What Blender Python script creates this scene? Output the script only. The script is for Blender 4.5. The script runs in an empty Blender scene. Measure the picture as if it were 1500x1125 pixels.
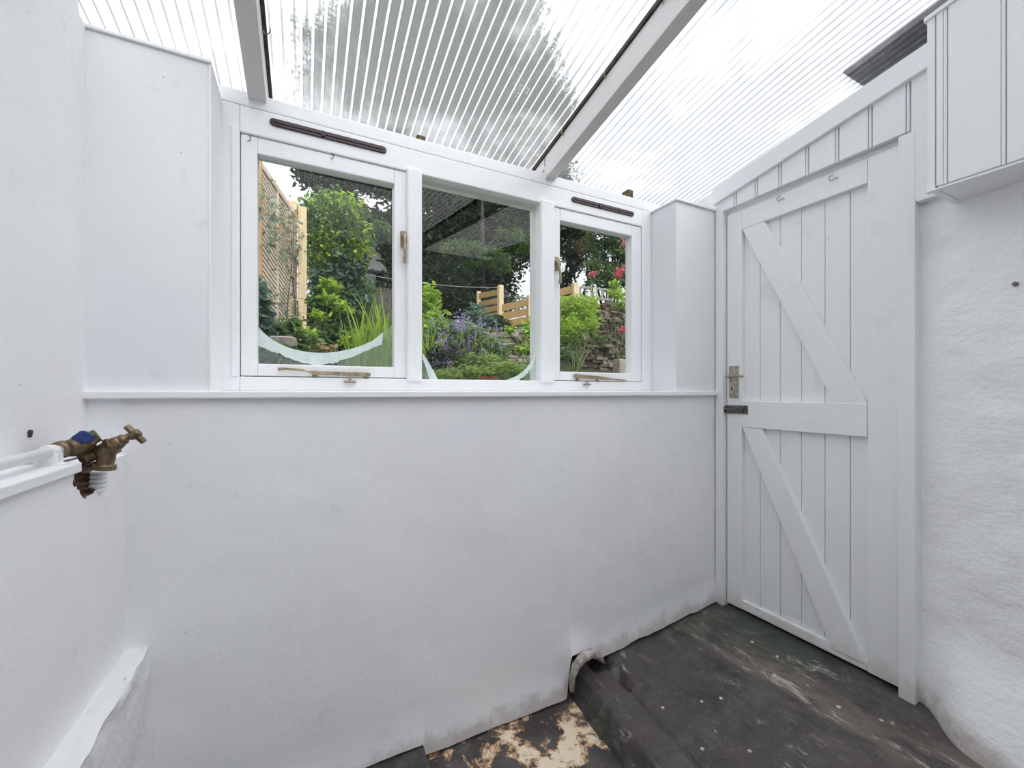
import bpy, math, random
import numpy as np
from mathutils import Vector, Matrix, noise

random.seed(7)
RNG = np.random.default_rng(11)
SC = bpy.context.scene
COL = SC.collection
R = math.radians

# ------------------------------------------------------------------ camera
# world: X along the window wall (right), Y towards the window wall, Z up, eye level at Z = 0
YAW = math.atan(303 / 606.0)
SN, CS = math.sin(YAW), math.cos(YAW)
F = 606.0
HZ = 574.0


def ray(u, v):
    a = u - 750.0
    return F * SN + a * CS, F * CS - a * SN, HZ - v


def at(u, v, Y):
    x, y, z = ray(u, v)
    s = Y / y
    return Vector((x * s, Y, z * s))


def atx(u, v, X):
    x, y, z = ray(u, v)
    s = X / x
    return Vector((X, y * s, z * s))


def XW(u, Y=1.60):
    x, y, _ = ray(u, 0)
    return x * Y / y


def YR(u, X=1.907):
    x, y, _ = ray(u, 0)
    return y * X / x


cam_d = bpy.data.cameras.new('camera')
cam = bpy.data.objects.new('camera', cam_d)
COL.objects.link(cam)
cam_d.sensor_width = 36.0
cam_d.lens = F / 1500.0 * 36.0
cam_d.shift_y = 11.5 / 1500.0
cam_d.clip_start = 0.02
cam_d.clip_end = 500
cam.location = (0, 0, 0)
cam.rotation_euler = (math.pi / 2, 0, -YAW)
SC.camera = cam

# ------------------------------------------------------------------ materials


class NT:
    def __init__(self, name):
        self.m = bpy.data.materials.new(name)
        self.m.use_nodes = True
        self.t = self.m.node_tree
        self.t.nodes.clear()
        self.out = self.n('ShaderNodeOutputMaterial')
        self.tc = self.n('ShaderNodeTexCoord')

    def n(self, kind, **kw):
        nd = self.t.nodes.new(kind)
        for k, v in kw.items():
            setattr(nd, k, v)
        return nd

    def l(self, a, b):
        self.t.links.new(a, b)

    def setin(self, sock, v):
        if isinstance(v, bpy.types.NodeSocket):
            self.l(v, sock)
        elif isinstance(v, (tuple, list)):
            sock.default_value = tuple(v) + ((1.0,) if len(v) == 3 and sock.type == 'RGBA' else ())
        else:
            sock.default_value = v

    def mapping(self, scale=(1, 1, 1), loc=(0, 0, 0), rot=(0, 0, 0)):
        mp = self.n('ShaderNodeMapping')
        mp.inputs['Scale'].default_value = scale
        mp.inputs['Location'].default_value = loc
        mp.inputs['Rotation'].default_value = rot
        self.l(self.tc.outputs['Object'], mp.inputs['Vector'])
        return mp.outputs['Vector']

    def noise(self, scale, detail=4, rough=.55, vec=None, dist=0.0):
        nd = self.n('ShaderNodeTexNoise')
        nd.inputs['Scale'].default_value = scale
        nd.inputs['Detail'].default_value = detail
        nd.inputs['Roughness'].default_value = rough
        nd.inputs['Distortion'].default_value = dist
        self.l(vec if vec is not None else self.tc.outputs['Object'], nd.inputs['Vector'])
        return nd.outputs['Fac']

    def vor(self, scale, vec=None, rnd=1.0):
        nd = self.n('ShaderNodeTexVoronoi')
        nd.inputs['Scale'].default_value = scale
        nd.inputs['Randomness'].default_value = rnd
        self.l(vec if vec is not None else self.tc.outputs['Object'], nd.inputs['Vector'])
        return nd.outputs['Distance']

    def step(self, val, a, b, lo=0.0, hi=1.0):
        nd = self.n('ShaderNodeMapRange', interpolation_type='SMOOTHSTEP')
        self.setin(nd.inputs['Value'], val)
        nd.inputs['From Min'].default_value = a
        nd.inputs['From Max'].default_value = b
        nd.inputs['To Min'].default_value = lo
        nd.inputs['To Max'].default_value = hi
        return nd.outputs['Result']

    def math(self, op, a, b=0.0):
        nd = self.n('ShaderNodeMath', operation=op)
        self.setin(nd.inputs[0], a)
        self.setin(nd.inputs[1], b)
        return nd.outputs[0]

    def mix(self, fac, a, b):
        nd = self.n('ShaderNodeMix', data_type='RGBA')
        self.setin(nd.inputs[0], fac)
        self.setin(nd.inputs[6], a)
        self.setin(nd.inputs[7], b)
        return nd.outputs[2]

    def bump(self, h, strength=.3, dist=.005):
        nd = self.n('ShaderNodeBump')
        nd.inputs['Strength'].default_value = strength
        nd.inputs['Distance'].default_value = dist
        self.l(h, nd.inputs['Height'])
        return nd.outputs['Normal']

    def pos(self):
        sp = self.n('ShaderNodeSeparateXYZ')
        self.l(self.tc.outputs['Object'], sp.inputs[0])
        return sp.outputs

    def principled(self, col, rough=.5, metal=0.0, normal=None, spec=.5):
        p = self.n('ShaderNodeBsdfPrincipled')
        self.setin(p.inputs['Base Color'], col)
        self.setin(p.inputs['Roughness'], rough)
        self.setin(p.inputs['Metallic'], metal)
        p.inputs['Specular IOR Level'].default_value = spec
        if normal is not None:
            self.l(normal, p.inputs['Normal'])
        return p.outputs[0]

    def done(self, shader):
        self.l(shader, self.out.inputs['Surface'])
        return self.m


def m_wall(name, base=(.83, .835, .865), bumpy=.25, fine=90, rough=.5, scuff=True, foot=None):
    t = NT(name)
    big = t.step(t.noise(2.2, 3), .35, .7)
    c = t.mix(big, base, tuple(b * k for b, k in zip(base, (.955, .955, .965))))
    if scuff:
        c = t.mix(t.step(t.noise(1.3, 3), .42, .62, 0, .8), c, tuple(b * k for b, k in zip(base, (.97, .985, .965))))
        sm = t.step(t.noise(9, 5, .6), .60, .76, 0, .30)
        c = t.mix(sm, c, (.52, .52, .53))
        sp = t.step(t.vor(17), .035, .02, 0, 1)
        gate = t.step(t.noise(5, 2), .50, .58)
        c = t.mix(t.math('MULTIPLY', t.math('MULTIPLY', sp, gate), .8), c, (.2, .18, .17))
    if foot is not None:
        # splashed dirt creeping up from the floor line, ragged upper edge
        x, y, z = t.pos()
        h0 = t.math('SUBTRACT', z, t.math('ADD', t.step(x, .95, 1.0, -1.266, -1.155), t.math('MULTIPLY', t.math('MAXIMUM', t.math('SUBTRACT', x, 1.17), 0.0), .104)))
        lvl = t.math('ADD', h0, t.math('MULTIPLY', t.noise(15, 6, .7), -.16))
        d = t.step(lvl, .0, -.07, 0, .55)
        c = t.mix(d, c, (.34, .28, .24))
    h = t.math('ADD', t.math('MULTIPLY', t.noise(fine, 4, .6), .35), t.noise(7, 3))
    return t.done(t.principled(c, rough, 0, t.bump(h, bumpy, .012), .35))


def m_render(name):
    t = NT(name)
    v = t.mapping((1, 1, 1.35))
    h1 = t.noise(46, 5, .62, v)
    h2 = t.noise(13, 4, .6, v)
    c = t.mix(t.step(t.noise(6, 4), .5, .75, 0, .5), (.90, .90, .905), (.85, .85, .85))
    st = t.step(t.noise(4.3, 4, .7), .66, .76, 0, .35)
    c = t.mix(st, c, (.62, .60, .55))
    x, y, z = t.pos()
    lvl = t.math('ADD', z, t.math('MULTIPLY', t.noise(9, 5, .65), -.2))
    c = t.mix(t.step(lvl, -1.1, -1.2, 0, .8), c, (.40, .33, .26))
    h = t.math('ADD', h1, t.math('MULTIPLY', h2, 1.4))
    return t.done(t.principled(c, .55, 0, t.bump(h, .32, .015), .3))


def m_wood_paint(name, base=(.84, .845, .865), rough=.38, knots=False, axis='z', foot=None):
    t = NT(name)
    sc = {'z': (26, 26, 1.6), 'x': (1.6, 26, 26), 'y': (26, 1.6, 26)}[axis]
    v = t.mapping(sc)
    g = t.noise(3.0, 5, .6, v)
    c = t.mix(t.step(g, .45, .75, 0, .35), base, tuple(b * .92 for b in base))
    if knots:
        k = t.step(t.vor(6.5), .085, .03, 0, 1)
        gate = t.step(t.noise(7.7, 2), .56, .64, 0, .45)
        c = t.mix(t.math('MULTIPLY', k, gate), c, (.66, .55, .36))
        sm = t.step(t.noise(5, 6, .65), .58, .75, 0, .35)
        c = t.mix(sm, c, (.66, .64, .59))
    sp = t.step(t.vor(21), .035, .018, 0, .7)
    gate = t.step(t.noise(6.1, 2), .57, .63)
    c = t.mix(t.math('MULTIPLY', sp, gate), c, (.25, .22, .2))
    if foot is not None:
        x, y, z = t.pos()
        lvl = t.math('ADD', z, t.math('MULTIPLY', t.noise(14, 5, .65), -.22))
        c = t.mix(t.step(lvl, foot + .02, foot - .1, 0, .5), c, (.52, .47, .39))
    h = t.math('ADD', t.math('MULTIPLY', g, .6), t.math('MULTIPLY', t.noise(40, 3), .4))
    return t.done(t.principled(c, rough, 0, t.bump(h, .18, .004), .5))


def m_plain(name, col, rough=.5, metal=0.0, var=.15, scale=30, bump=.1, spec=.5):
    t = NT(name)
    n = t.noise(scale, 4, .6)
    c = t.mix(t.step(n, .35, .7), tuple(x * (1 - var) for x in col), tuple(min(1, x * (1 + var)) for x in col))
    return t.done(t.principled(c, rough, metal, t.bump(n, bump, .003), spec))


def m_timber(name, a, b, axis='z', rough=.7):
    t = NT(name)
    sc = {'z': (30, 30, 2), 'x': (2, 30, 30), 'y': (30, 2, 30)}[axis]
    g = t.noise(2.5, 5, .6, t.mapping(sc), .6)
    c = t.mix(t.step(g, .35, .68), a, b)
    k = t.step(t.vor(5), .06, .02, 0, .6)
    c = t.mix(k, c, tuple(x * .4 for x in a))
    return t.done(t.principled(c, rough, 0, t.bump(g, .3, .004), .3))


def m_leaf(name, c1, c2, c3, trans=.35, rough=.5):
    t = NT(name)
    g = t.n('ShaderNodeNewGeometry')
    cr = t.n('ShaderNodeValToRGB')
    cr.color_ramp.elements[0].color = c1 + (1,)
    cr.color_ramp.elements[1].color = c3 + (1,)
    e = cr.color_ramp.elements.new(.5)
    e.color = c2 + (1,)
    t.l(g.outputs['Random Per Island'], cr.inputs[0])
    d = t.principled(cr.outputs[0], rough, 0, None, .3)
    tr = t.n('ShaderNodeBsdfTranslucent')
    br = t.mix(.5, cr.outputs[0], tuple(min(1, x * 1.5) for x in c3))
    t.l(br, tr.inputs[0])
    mx = t.n('ShaderNodeMixShader')
    mx.inputs[0].default_value = trans
    t.l(d, mx.inputs[1])
    t.l(tr.outputs[0], mx.inputs[2])
    return t.done(mx.outputs[0])


def m_glass(name, tint=(.97, .985, .98)):
    t = NT(name)
    lw = t.n('ShaderNodeLayerWeight')
    lw.inputs['Blend'].default_value = .5
    f4 = t.math('POWER', lw.outputs['Facing'], 5.0)
    fac = t.math('ADD', t.math('MULTIPLY', f4, .5), .020)
    tr = t.n('ShaderNodeBsdfTransparent')
    tr.inputs[0].default_value = tint + (1,)
    gl = t.n('ShaderNodeBsdfGlossy')
    gl.inputs['Roughness'].default_value = .01
    mx = t.n('ShaderNodeMixShader')
    t.l(fac, mx.inputs[0])
    t.l(tr.outputs[0], mx.inputs[1])
    t.l(gl.outputs[0], mx.inputs[2])
    return t.done(mx.outputs[0])


def m_film(name, col, cover, ragged=0.0):
    t = NT(name)
    tr = t.n('ShaderNodeBsdfTransparent')
    a = t.n('ShaderNodeBsdfDiffuse')
    b = t.n('ShaderNodeBsdfTranslucent')
    a.inputs[0].default_value = col + (1,)
    b.inputs[0].default_value = col + (1,)
    m1 = t.n('ShaderNodeMixShader')
    m1.inputs[0].default_value = .5
    t.l(a.outputs[0], m1.inputs[1])
    t.l(b.outputs[0], m1.inputs[2])
    m2 = t.n('ShaderNodeMixShader')
    n = t.noise(34, 5, .65)
    f = t.step(n, .3, .6, cover * (1 - ragged), cover)
    t.l(f, m2.inputs[0])
    t.l(tr.outputs[0], m2.inputs[1])
    t.l(m1.outputs[0], m2.inputs[2])
    return t.done(m2.outputs[0])


PITCH = .0335


def m_sheet(name, haze, rib, dark_line, warm=0.0, clear=(.845, .865, .885), blur=0.0, fine=False):
    """clear corrugated plastic: bright refraction lines painted along one flank of each corrugation, dark ones along the other"""
    t = NT(name)
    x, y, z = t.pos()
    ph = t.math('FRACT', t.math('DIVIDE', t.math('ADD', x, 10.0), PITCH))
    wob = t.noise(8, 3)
    r1 = t.math('MULTIPLY', t.step(ph, .03, .09), t.step(ph, .31, .24))  # painted bright line where a corrugation flank would refract the sky
    r2 = t.math('MULTIPLY', t.step(ph, .50, .58), t.step(ph, .78, .70))  # painted dark line for the flank's refraction and grazing reflection
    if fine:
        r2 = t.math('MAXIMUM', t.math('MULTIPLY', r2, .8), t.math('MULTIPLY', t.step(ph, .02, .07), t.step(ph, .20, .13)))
    mist = t.step(t.noise(2.6, 5, .6), .45, .78, 0, .38)
    fleck = t.step(t.vor(26), .09, .04, 0, .55)
    fl_gate = t.step(t.noise(9, 3), .55, .65)
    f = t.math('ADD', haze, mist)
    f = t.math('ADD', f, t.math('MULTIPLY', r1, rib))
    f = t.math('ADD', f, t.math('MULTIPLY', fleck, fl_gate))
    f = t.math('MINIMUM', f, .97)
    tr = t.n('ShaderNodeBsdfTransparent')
    tcol = t.mix(t.math('MULTIPLY', r2, t.step(wob, .3, .65, .78, dark_line)), clear, (.25, .26, .275))
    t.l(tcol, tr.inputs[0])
    if blur:
        rf = t.n('ShaderNodeBsdfRefraction')
        rf.inputs['Roughness'].default_value = .30
        rf.inputs['IOR'].default_value = 1.01
        t.l(tcol, rf.inputs[0])
        mb0 = t.n('ShaderNodeMixShader')
        mb0.inputs[0].default_value = blur
        t.l(tr.outputs[0], mb0.inputs[1])
        t.l(rf.outputs[0], mb0.inputs[2])
        tr = mb0
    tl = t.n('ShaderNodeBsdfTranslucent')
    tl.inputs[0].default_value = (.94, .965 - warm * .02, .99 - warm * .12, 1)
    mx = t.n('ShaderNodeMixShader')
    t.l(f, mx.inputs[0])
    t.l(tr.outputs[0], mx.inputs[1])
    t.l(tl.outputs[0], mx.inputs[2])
    # specks of grit and moss lying on the sheet
    sv = t.mapping((1, .55, 1))
    spk = t.step(t.vor(24, sv), .075, .04)
    g2 = t.step(t.noise(7, 4), .56, .66)
    df = t.n('ShaderNodeBsdfDiffuse')
    df.inputs[0].default_value = (.07, .06, .045, 1)
    mx2 = t.n('ShaderNodeMixShader')
    t.l(t.math('MULTIPLY', t.math('MULTIPLY', spk, g2), .75), mx2.inputs[0])
    t.l(mx.outputs[0], mx2.inputs[1])
    t.l(df.outputs[0], mx2.inputs[2])
    gl = t.n('ShaderNodeBsdfGlossy')
    gl.inputs['Roughness'].default_value = .15
    mx3 = t.n('ShaderNodeMixShader')
    mx3.inputs[0].default_value = .04
    t.l(mx2.outputs[0], mx3.inputs[1])
    t.l(gl.outputs[0], mx3.inputs[2])
    return t.done(mx3.outputs[0])


def m_landing(name):
    t = NT(name)
    c = t.mix(t.step(t.noise(2.1, 4, .6), .42, .58), (.066, .055, .058), (.050, .062, .048))
    c = t.mix(t.step(t.noise(5, 6, .65), .50, .72, 0, .8), c, (.105, .105, .112))
    c = t.mix(t.step(t.noise(9, 6, .7), .48, .66, 0, .8), c, (.028, .024, .024))
    x, y, z = t.pos()
    # worn brown band trodden along the door side, pale scuffs, flaked chips
    v = t.mapping((5.5, 2.0, 1), (0, 0, 0), (0, 0, R(-20)))
    band = t.math('SUBTRACT', 1.0, t.math('MULTIPLY', t.math('ABSOLUTE', t.math('SUBTRACT', t.math('ADD', x, t.math('MULTIPLY', t.noise(4, 4), .22)), 1.78)), 5.0))
    band = t.math('MAXIMUM', band, 0.12)
    c = t.mix(t.math('MULTIPLY', t.step(t.noise(2.3, 7, .7, v), .40, .60, 0, .9), band), c, (.185, .150, .125))
    c = t.mix(t.math('MULTIPLY', t.step(t.noise(3.2, 8, .75, v, .5), .56, .64, 0, .95), band), c, (.50, .44, .37))
    v2 = t.mapping((6, 2.6, 1), (3, 1, 0), (0, 0, R(14)))
    c = t.mix(t.step(t.noise(1.6, 8, .75, v2, .6), .60, .68, 0, .75), c, (.42, .40, .39))
    chips = t.step(t.vor(15), .13, .07)
    gate = t.step(t.noise(4.4, 3), .52, .58)
    c = t.mix(t.math('MULTIPLY', chips, gate), c, (.70, .62, .47))
    fine = t.step(t.vor(46), .12, .05)
    c = t.mix(t.math('MULTIPLY', fine, t.step(t.noise(6, 4), .46, .58, 0, .85)), c, (.34, .31, .28))
    n2 = t.noise(30, 6, .7)
    c = t.mix(t.step(n2, .52, .75, 0, .4), c, (.19, .185, .18))
    rg = t.step(t.noise(5, 5), .35, .7, .30, .6)
    h = t.math('ADD', t.noise(12, 6, .65), t.math('MULTIPLY', t.noise(70, 3), .3))
    return t.done(t.principled(c, rg, 0, t.bump(h, .35, .012), .5))


def m_lowfloor(name):
    t = NT(name)
    c = t.mix(t.step(t.noise(6, 5), .4, .65), (.05, .042, .042), (.10, .095, .095))
    n = t.noise(6.2, 8, .68, None, .25)
    c = t.mix(t.step(n, .49, .52), c, (.50, .30, .16))
    c = t.mix(t.step(n, .515, .55), c, (.80, .68, .52))
    c = t.mix(t.step(t.noise(34, 5, .7), .56, .66, 0, .55), c, (.22, .15, .10))
    h = t.math('ADD', t.math('MULTIPLY', t.step(n, .485, .515), -.4), t.noise(40, 5, .6))
    return t.done(t.principled(c, .5, 0, t.bump(h, .5, .008), .4))


def m_stone(name, cols):
    t = NT(name)
    g = t.n('ShaderNodeNewGeometry')
    cr = t.n('ShaderNodeValToRGB')
    cr.color_ramp.elements[0].color = cols[0] + (1,)
    cr.color_ramp.elements[1].color = cols[2] + (1,)
    e = cr.color_ramp.elements.new(.5)
    e.color = cols[1] + (1,)
    t.l(g.outputs['Random Per Island'], cr.inputs[0])
    n = t.noise(14, 6, .7)
    c = t.mix(t.step(n, .45, .7, 0, .6), cr.outputs[0], tuple(x * .5 for x in cols[0]))
    c = t.mix(t.step(t.noise(5, 5), .6, .7, 0, .5), c, (.10, .13, .05))
    return t.done(t.principled(c, .9, 0, t.bump(n, .8, .03), .2))


M = {}
M['wall'] = m_wall('white_wall_paint', (.83, .83, .87), foot=-1.20)
M['wall_up'] = m_wall('white_board_paint', (.80, .81, .84), .12, 60, .45)
M['wall_left'] = m_wall('white_plaster_paint', (.89, .89, .905), .25)
M['render'] = m_render('rough_white_render')
M['plinth'] = m_wall('rough_plinth_paint', (.80, .80, .80), .8, 40, .6)
M['wood'] = m_wood_paint('white_gloss_wood')
M['woodx'] = m_wood_paint('white_gloss_wood_level', axis='x')
M['woody'] = m_wood_paint('white_gloss_wood_roof', axis='y')
M['door'] = m_wood_paint('white_door_paint', (.84, .845, .85), .42, True, 'z', -1.10)
M['doory'] = m_wood_paint('white_door_rail_paint', (.84, .845, .85), .42, True, 'y', -1.12)
M['rafter'] = m_wood_paint('grey_white_rafter_paint', (.64, .62, .615), .5, False, 'y')
M['brass'] = m_plain('tarnished_brass', (.34, .25, .13), .45, .75, .3, 60, .3)
M['oldbrass'] = m_plain('dull_brass', (.36, .30, .20), .5, .6, .3, 50, .2)
M['bronze'] = m_plain('aged_tap_brass', (.21, .15, .085), .42, .7, .35, 45, .4)
M['grey_metal'] = m_plain('worn_nickel_brass', (.42, .38, .33), .42, .65, .25, 50, .15)
M['iron'] = m_plain('black_iron', (.15, .14, .12), .5, .5, .4, 50, .3)
M['wire'] = m_plain('black_wire', (.03, .03, .03), .5)
M['maroon'] = m_plain('dark_maroon_plastic', (.035, .012, .018), .35, 0, .2)
M['blue'] = m_plain('blue_plastic', (.02, .05, .22), .4, 0, .2)
M['white_pl'] = m_plain('white_plastic', (.80, .81, .82), .35, 0, .04)
M['hood'] = m_plain('stained_grey_plaster', (.40, .36, .34), .7, 0, .35, 40, .5)
M['dark'] = m_plain('rubble_and_gap_shade', (.10, .06, .05), .9, 0, .7, 60, .9, .1)  # rubble in the left wall hole, painted shade behind the window wall
M['seal'] = m_plain('dark_seal_strip', (.055, .045, .04), .8, 0, .4, 30, .4)
M['foam'] = m_plain('brown_foam', (.13, .10, .06), .9, 0, .5, 60, .8, .1)
M['slab'] = m_plain('grey_slab', (.50, .47, .48), .8, 0, .2)
M['gap_strip'] = m_plain('dark_gap_strip', (.09, .045, .025), .7, 0, .5, 40, .6)
M['glass'] = m_glass('window_glass')
M['film'] = m_film('white_frost_film', (.90, .97, .96), .85, .15)
M['haze'] = m_film('thin_haze_film', (.55, .62, .58), .20, .5)
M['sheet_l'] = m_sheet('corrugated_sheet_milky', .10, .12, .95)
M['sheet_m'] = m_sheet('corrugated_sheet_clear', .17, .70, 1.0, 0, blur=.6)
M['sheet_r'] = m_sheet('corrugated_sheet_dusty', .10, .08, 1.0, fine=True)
M['landing'] = m_landing('worn_black_floor_paint')
M['lowfloor'] = m_lowfloor('flaking_black_and_cream_floor')
M['raised'] = m_plain('dark_grey_slab_paint', (.06, .058, .06), .5, 0, .4, 16, .4)

# ------------------------------------------------------------------ mesh builder


class MB:
    def __init__(self):
        self.v, self.f, self.mi = [], [], []

    def add(self, vs, fs, mi=0):
        o = len(self.v)
        self.v += [tuple(p) for p in vs]
        self.f += [tuple(i + o for i in f) for f in fs]
        self.mi += [mi] * len(fs)
        return self

    def hexa(self, p, mi=0):
        return self.add(p, [(0, 3, 2, 1), (4, 5, 6, 7), (0, 1, 5, 4), (1, 2, 6, 5), (2, 3, 7, 6), (3, 0, 4, 7)], mi)

    def box(self, x0, x1, y0, y1, z0, z1, mi=0):
        return self.hexa([(x0, y0, z0), (x1, y0, z0), (x1, y1, z0), (x0, y1, z0),
                          (x0, y0, z1), (x1, y0, z1), (x1, y1, z1), (x0, y1, z1)], mi)

    def prism(self, poly, off, mi=0):
        n = len(poly)
        off = Vector(off)
        a = [Vector(p) for p in poly]
        nrm = Vector((0, 0, 0))
        for i in range(n):
            nrm += a[i].cross(a[(i + 1) % n])
        if nrm.dot(off) > 0:
            a = a[::-1]
        b = [p + off for p in a]
        fs = [tuple(range(n)), tuple(range(2 * n - 1, n - 1, -1))]
        for i in range(n):
            j = (i + 1) % n
            fs.append((i, i + n, j + n, j))
        return self.add(a + b, fs, mi)

    def bar(self, p0, p1, w, h, up=(0, 0, 1), mi=0):
        p0, p1 = Vector(p0), Vector(p1)
        d = (p1 - p0).normalized()
        s = d.cross(Vector(up)).normalized()
        u = s.cross(d).normalized()
        s *= w / 2
        u *= h / 2
        return self.hexa([p0 - s - u, p0 + s - u, p1 + s - u, p1 - s - u,
                          p0 - s + u, p0 + s + u, p1 + s + u, p1 - s + u], mi)

    def tube(self, pts, r, n=8, mi=0):
        pts = [Vector(p) for p in pts]
        k = len(pts)
        rr = r if isinstance(r, (list, tuple)) else [r] * k
        prev = None
        vs = []
        for i, p in enumerate(pts):
            d = (pts[min(i + 1, k - 1)] - pts[max(i - 1, 0)]).normalized()
            if prev is None:
                a = d.orthogonal().normalized()
            else:
                a = (prev - d * prev.dot(d))
                a = a.normalized() if a.length > 1e-6 else d.orthogonal().normalized()
            prev = a
            b = d.cross(a)
            for j in range(n):
                t = 2 * math.pi * j / n
                vs.append(p + (a * math.cos(t) + b * math.sin(t)) * rr[i])
        fs = []
        for i in range(k - 1):
            for j in range(n):
                j2 = (j + 1) % n
                fs.append((i * n + j, i * n + j2, (i + 1) * n + j2, (i + 1) * n + j))
        fs.append(tuple(range(n - 1, -1, -1)))
        fs.append(tuple((k - 1) * n + j for j in range(n)))
        return self.add(vs, fs, mi)

    def lathe(self, p0, axis, prof, n=20, mi=0):
        ax = Vector(axis).normalized()
        p0 = Vector(p0)
        return self.tube2([p0 + ax * t for t, r in prof], [r for t, r in prof], ax, n, mi)

    def tube2(self, pts, rr, ax, n, mi):
        a = ax.orthogonal().normalized()
        b = ax.cross(a)
        vs = []
        for p, r in zip(pts, rr):
            for j in range(n):
                t = 2 * math.pi * j / n
                vs.append(p + (a * math.cos(t) + b * math.sin(t)) * max(r, 1e-4))
        k = len(pts)
        fs = []
        for i in range(k - 1):
            for j in range(n):
                j2 = (j + 1) % n
                fs.append((i * n + j, i * n + j2, (i + 1) * n + j2, (i + 1) * n + j))
        fs.append(tuple(range(n - 1, -1, -1)))
        fs.append(tuple((k - 1) * n + j for j in range(n)))
        return self.add(vs, fs, mi)

    def build(self, name, mats, parent=None, bevel=0.0, smooth=None, seg=2):
        me = bpy.data.meshes.new(name)
        me.from_pydata(self.v, [], self.f)
        if not isinstance(mats, (list, tuple)):
            mats = [mats]
        for m in mats:
            me.materials.append(m)
        if len(mats) > 1:
            me.polygons.foreach_set('material_index', self.mi)
        if smooth is not None:
            me.polygons.foreach_set('use_smooth', [True] * len(me.polygons))
            if smooth > 0:
                me.set_sharp_from_angle(angle=R(smooth))
        me.update()
        o = bpy.data.objects.new(name, me)
        COL.objects.link(o)
        if bevel:
            bm = o.modifiers.new('bevel', 'BEVEL')
            bm.width = bevel
            bm.segments = seg
            bm.limit_method = 'ANGLE'
            bm.angle_limit = R(35)
            bm.harden_normals = False
        if parent is not None:
            o.parent = parent
            o.matrix_parent_inverse = parent.matrix_world.inverted() if False else Matrix.Translation(-Vector(parent.location))
        return o


def tag(o, label=None, cat=None, group=None, kind=None):
    if label:
        o['label'] = label
    if cat:
        o['category'] = cat
    if group:
        o['group'] = group
    if kind:
        o['kind'] = kind
    return o


def empty(name, loc, label, cat, group=None, kind=None):
    o = bpy.data.objects.new(name, None)
    o.empty_display_size = .05
    COL.objects.link(o)
    o.location = loc
    return tag(o, label, cat, group, kind)


def nz(x, y, z=0.0, s=1.0):
    return noise.noise(Vector((x * s, y * s, z * s)))


def fbm(x, y, z=0.0, s=1.0, o=4):
    return noise.fractal(Vector((x * s, y * s, z * s)), .9, 2.1, o)


def grid_mesh(us, vs, fn, mb=None, matfn=None, flip=False):
    """grid surface: fn(u, v) -> xyz"""
    mb = mb or MB()
    o = len(mb.v)
    nu, nv = len(us), len(vs)
    for v in vs:
        for u in us:
            mb.v.append(tuple(fn(u, v)))
    for j in range(nv - 1):
        for i in range(nu - 1):
            a = o + j * nu + i
            q = (a, a + 1, a + nu + 1, a + nu)
            mb.f.append(q[::-1] if flip else q)
            mb.mi.append(matfn(us[i], vs[j]) if matfn else 0)
    return mb


def lin(a, b, n):
    return [a + (b - a) * i / n for i in range(n + 1)]


def sstep(a, b, x):
    t = max(0.0, min(1.0, (x - a) / (b - a)))
    return t * t * (3 - 2 * t)


# ------------------------------------------------------------------ room dimensions
YF = 1.44          # face of the window wall and its piers
YW = 1.60          # face of the window frame
XL = -.504         # upper left wall
XLL = -.426        # thick lower part of the left wall
XR = 1.907         # door wall
ZLOW = -1.275      # lower floor
ZLAND = -1.08      # landing
YB = -1.05         # wall behind the camera
PITCHR = .18       # roof fall


def zraf(Y):       # underside of the rafters
    return .961 + PITCHR * (1.61 - Y)


def zroof(Y):
    return zraf(Y) + .116


# ------------------------------------------------------------------ floor


def step_x(Y):     # line of the landing's riser
    return 1.026 - .095 * (YF - Y) + .006 * fbm(Y, 3.3, 0, 6)


def land_plane(x):   # the landing falls gently away from the door
    return -1.083 + .104 * (min(x, 1.93) - 1.89)


floor_mb = grid_mesh(lin(-.55, 1.06, 110), lin(YB - .05, 1.56, 150),
                     lambda x, y: (x, y, ZLOW + .004 * fbm(x, y, 0, 4)))
floor = floor_mb.build('floor', M['lowfloor'], smooth=0)
tag(floor, 'sunken lower floor of flaking black and cream paint before the step', 'floor', kind='structure')

rb = grid_mesh(lin(-.55, .372, 40), lin(YB, 1.56, 60),
               lambda x, y: (x + (.012 * fbm(y, 1.1, 0, 7) if x > .36 else 0), y, -1.232 + .003 * fbm(x, y, 5, 5)))
rb.box(-.55, .366, YB, 1.56, -1.285, -1.236)
tag(rb.build('raised_slab', M['raised'], floor, smooth=40), 'dark grey slab slightly higher than the flaking floor')


def land_z(d, y, x):
    """d = distance from the riser line"""
    z = land_plane(x) + .0035 * fbm(x, y, 2, 5)
    if d < .018:
        t = (.018 - d) / .018
        z -= .016 * (1 - math.sqrt(max(0, 1 - t * t)))
    g = abs(d - (.128 + .012 * fbm(y, 7.7, 0, 8)))
    z -= .014 * max(0, 1 - g / .012)
    if .112 < d < .160 and 1.245 < y < 1.345:
        z -= .045
    if y > 1.395 and .06 < d < .16:
        z -= .05
    return z


ds = [0, .002, .005, .009, .013, .018, .028, .04] + lin(.05, .16, 22) + lin(.18, 1.28, 90)
land = grid_mesh(ds, lin(YB - .05, 1.56, 210),
                 lambda d, y: (step_x(y) + d, y, land_z(d, y, step_x(y) + d)))
# the riser
grid_mesh(lin(0, 1, 12), lin(YB - .05, 1.56, 210),
          lambda t, y: (step_x(y) - .038 * (1 - t) - .01 * (YF - y) * (1 - t) + .006 * fbm(y, t, 8, 9) * math.sin(math.pi * t),
                        y, ZLOW - .02 + t * (land_z(0, y, step_x(y)) - ZLOW + .02)), land)
tag(land.build('landing', M['landing'], floor, smooth=0), 'worn black painted step up to the door')

# ------------------------------------------------------------------ window wall


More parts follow.
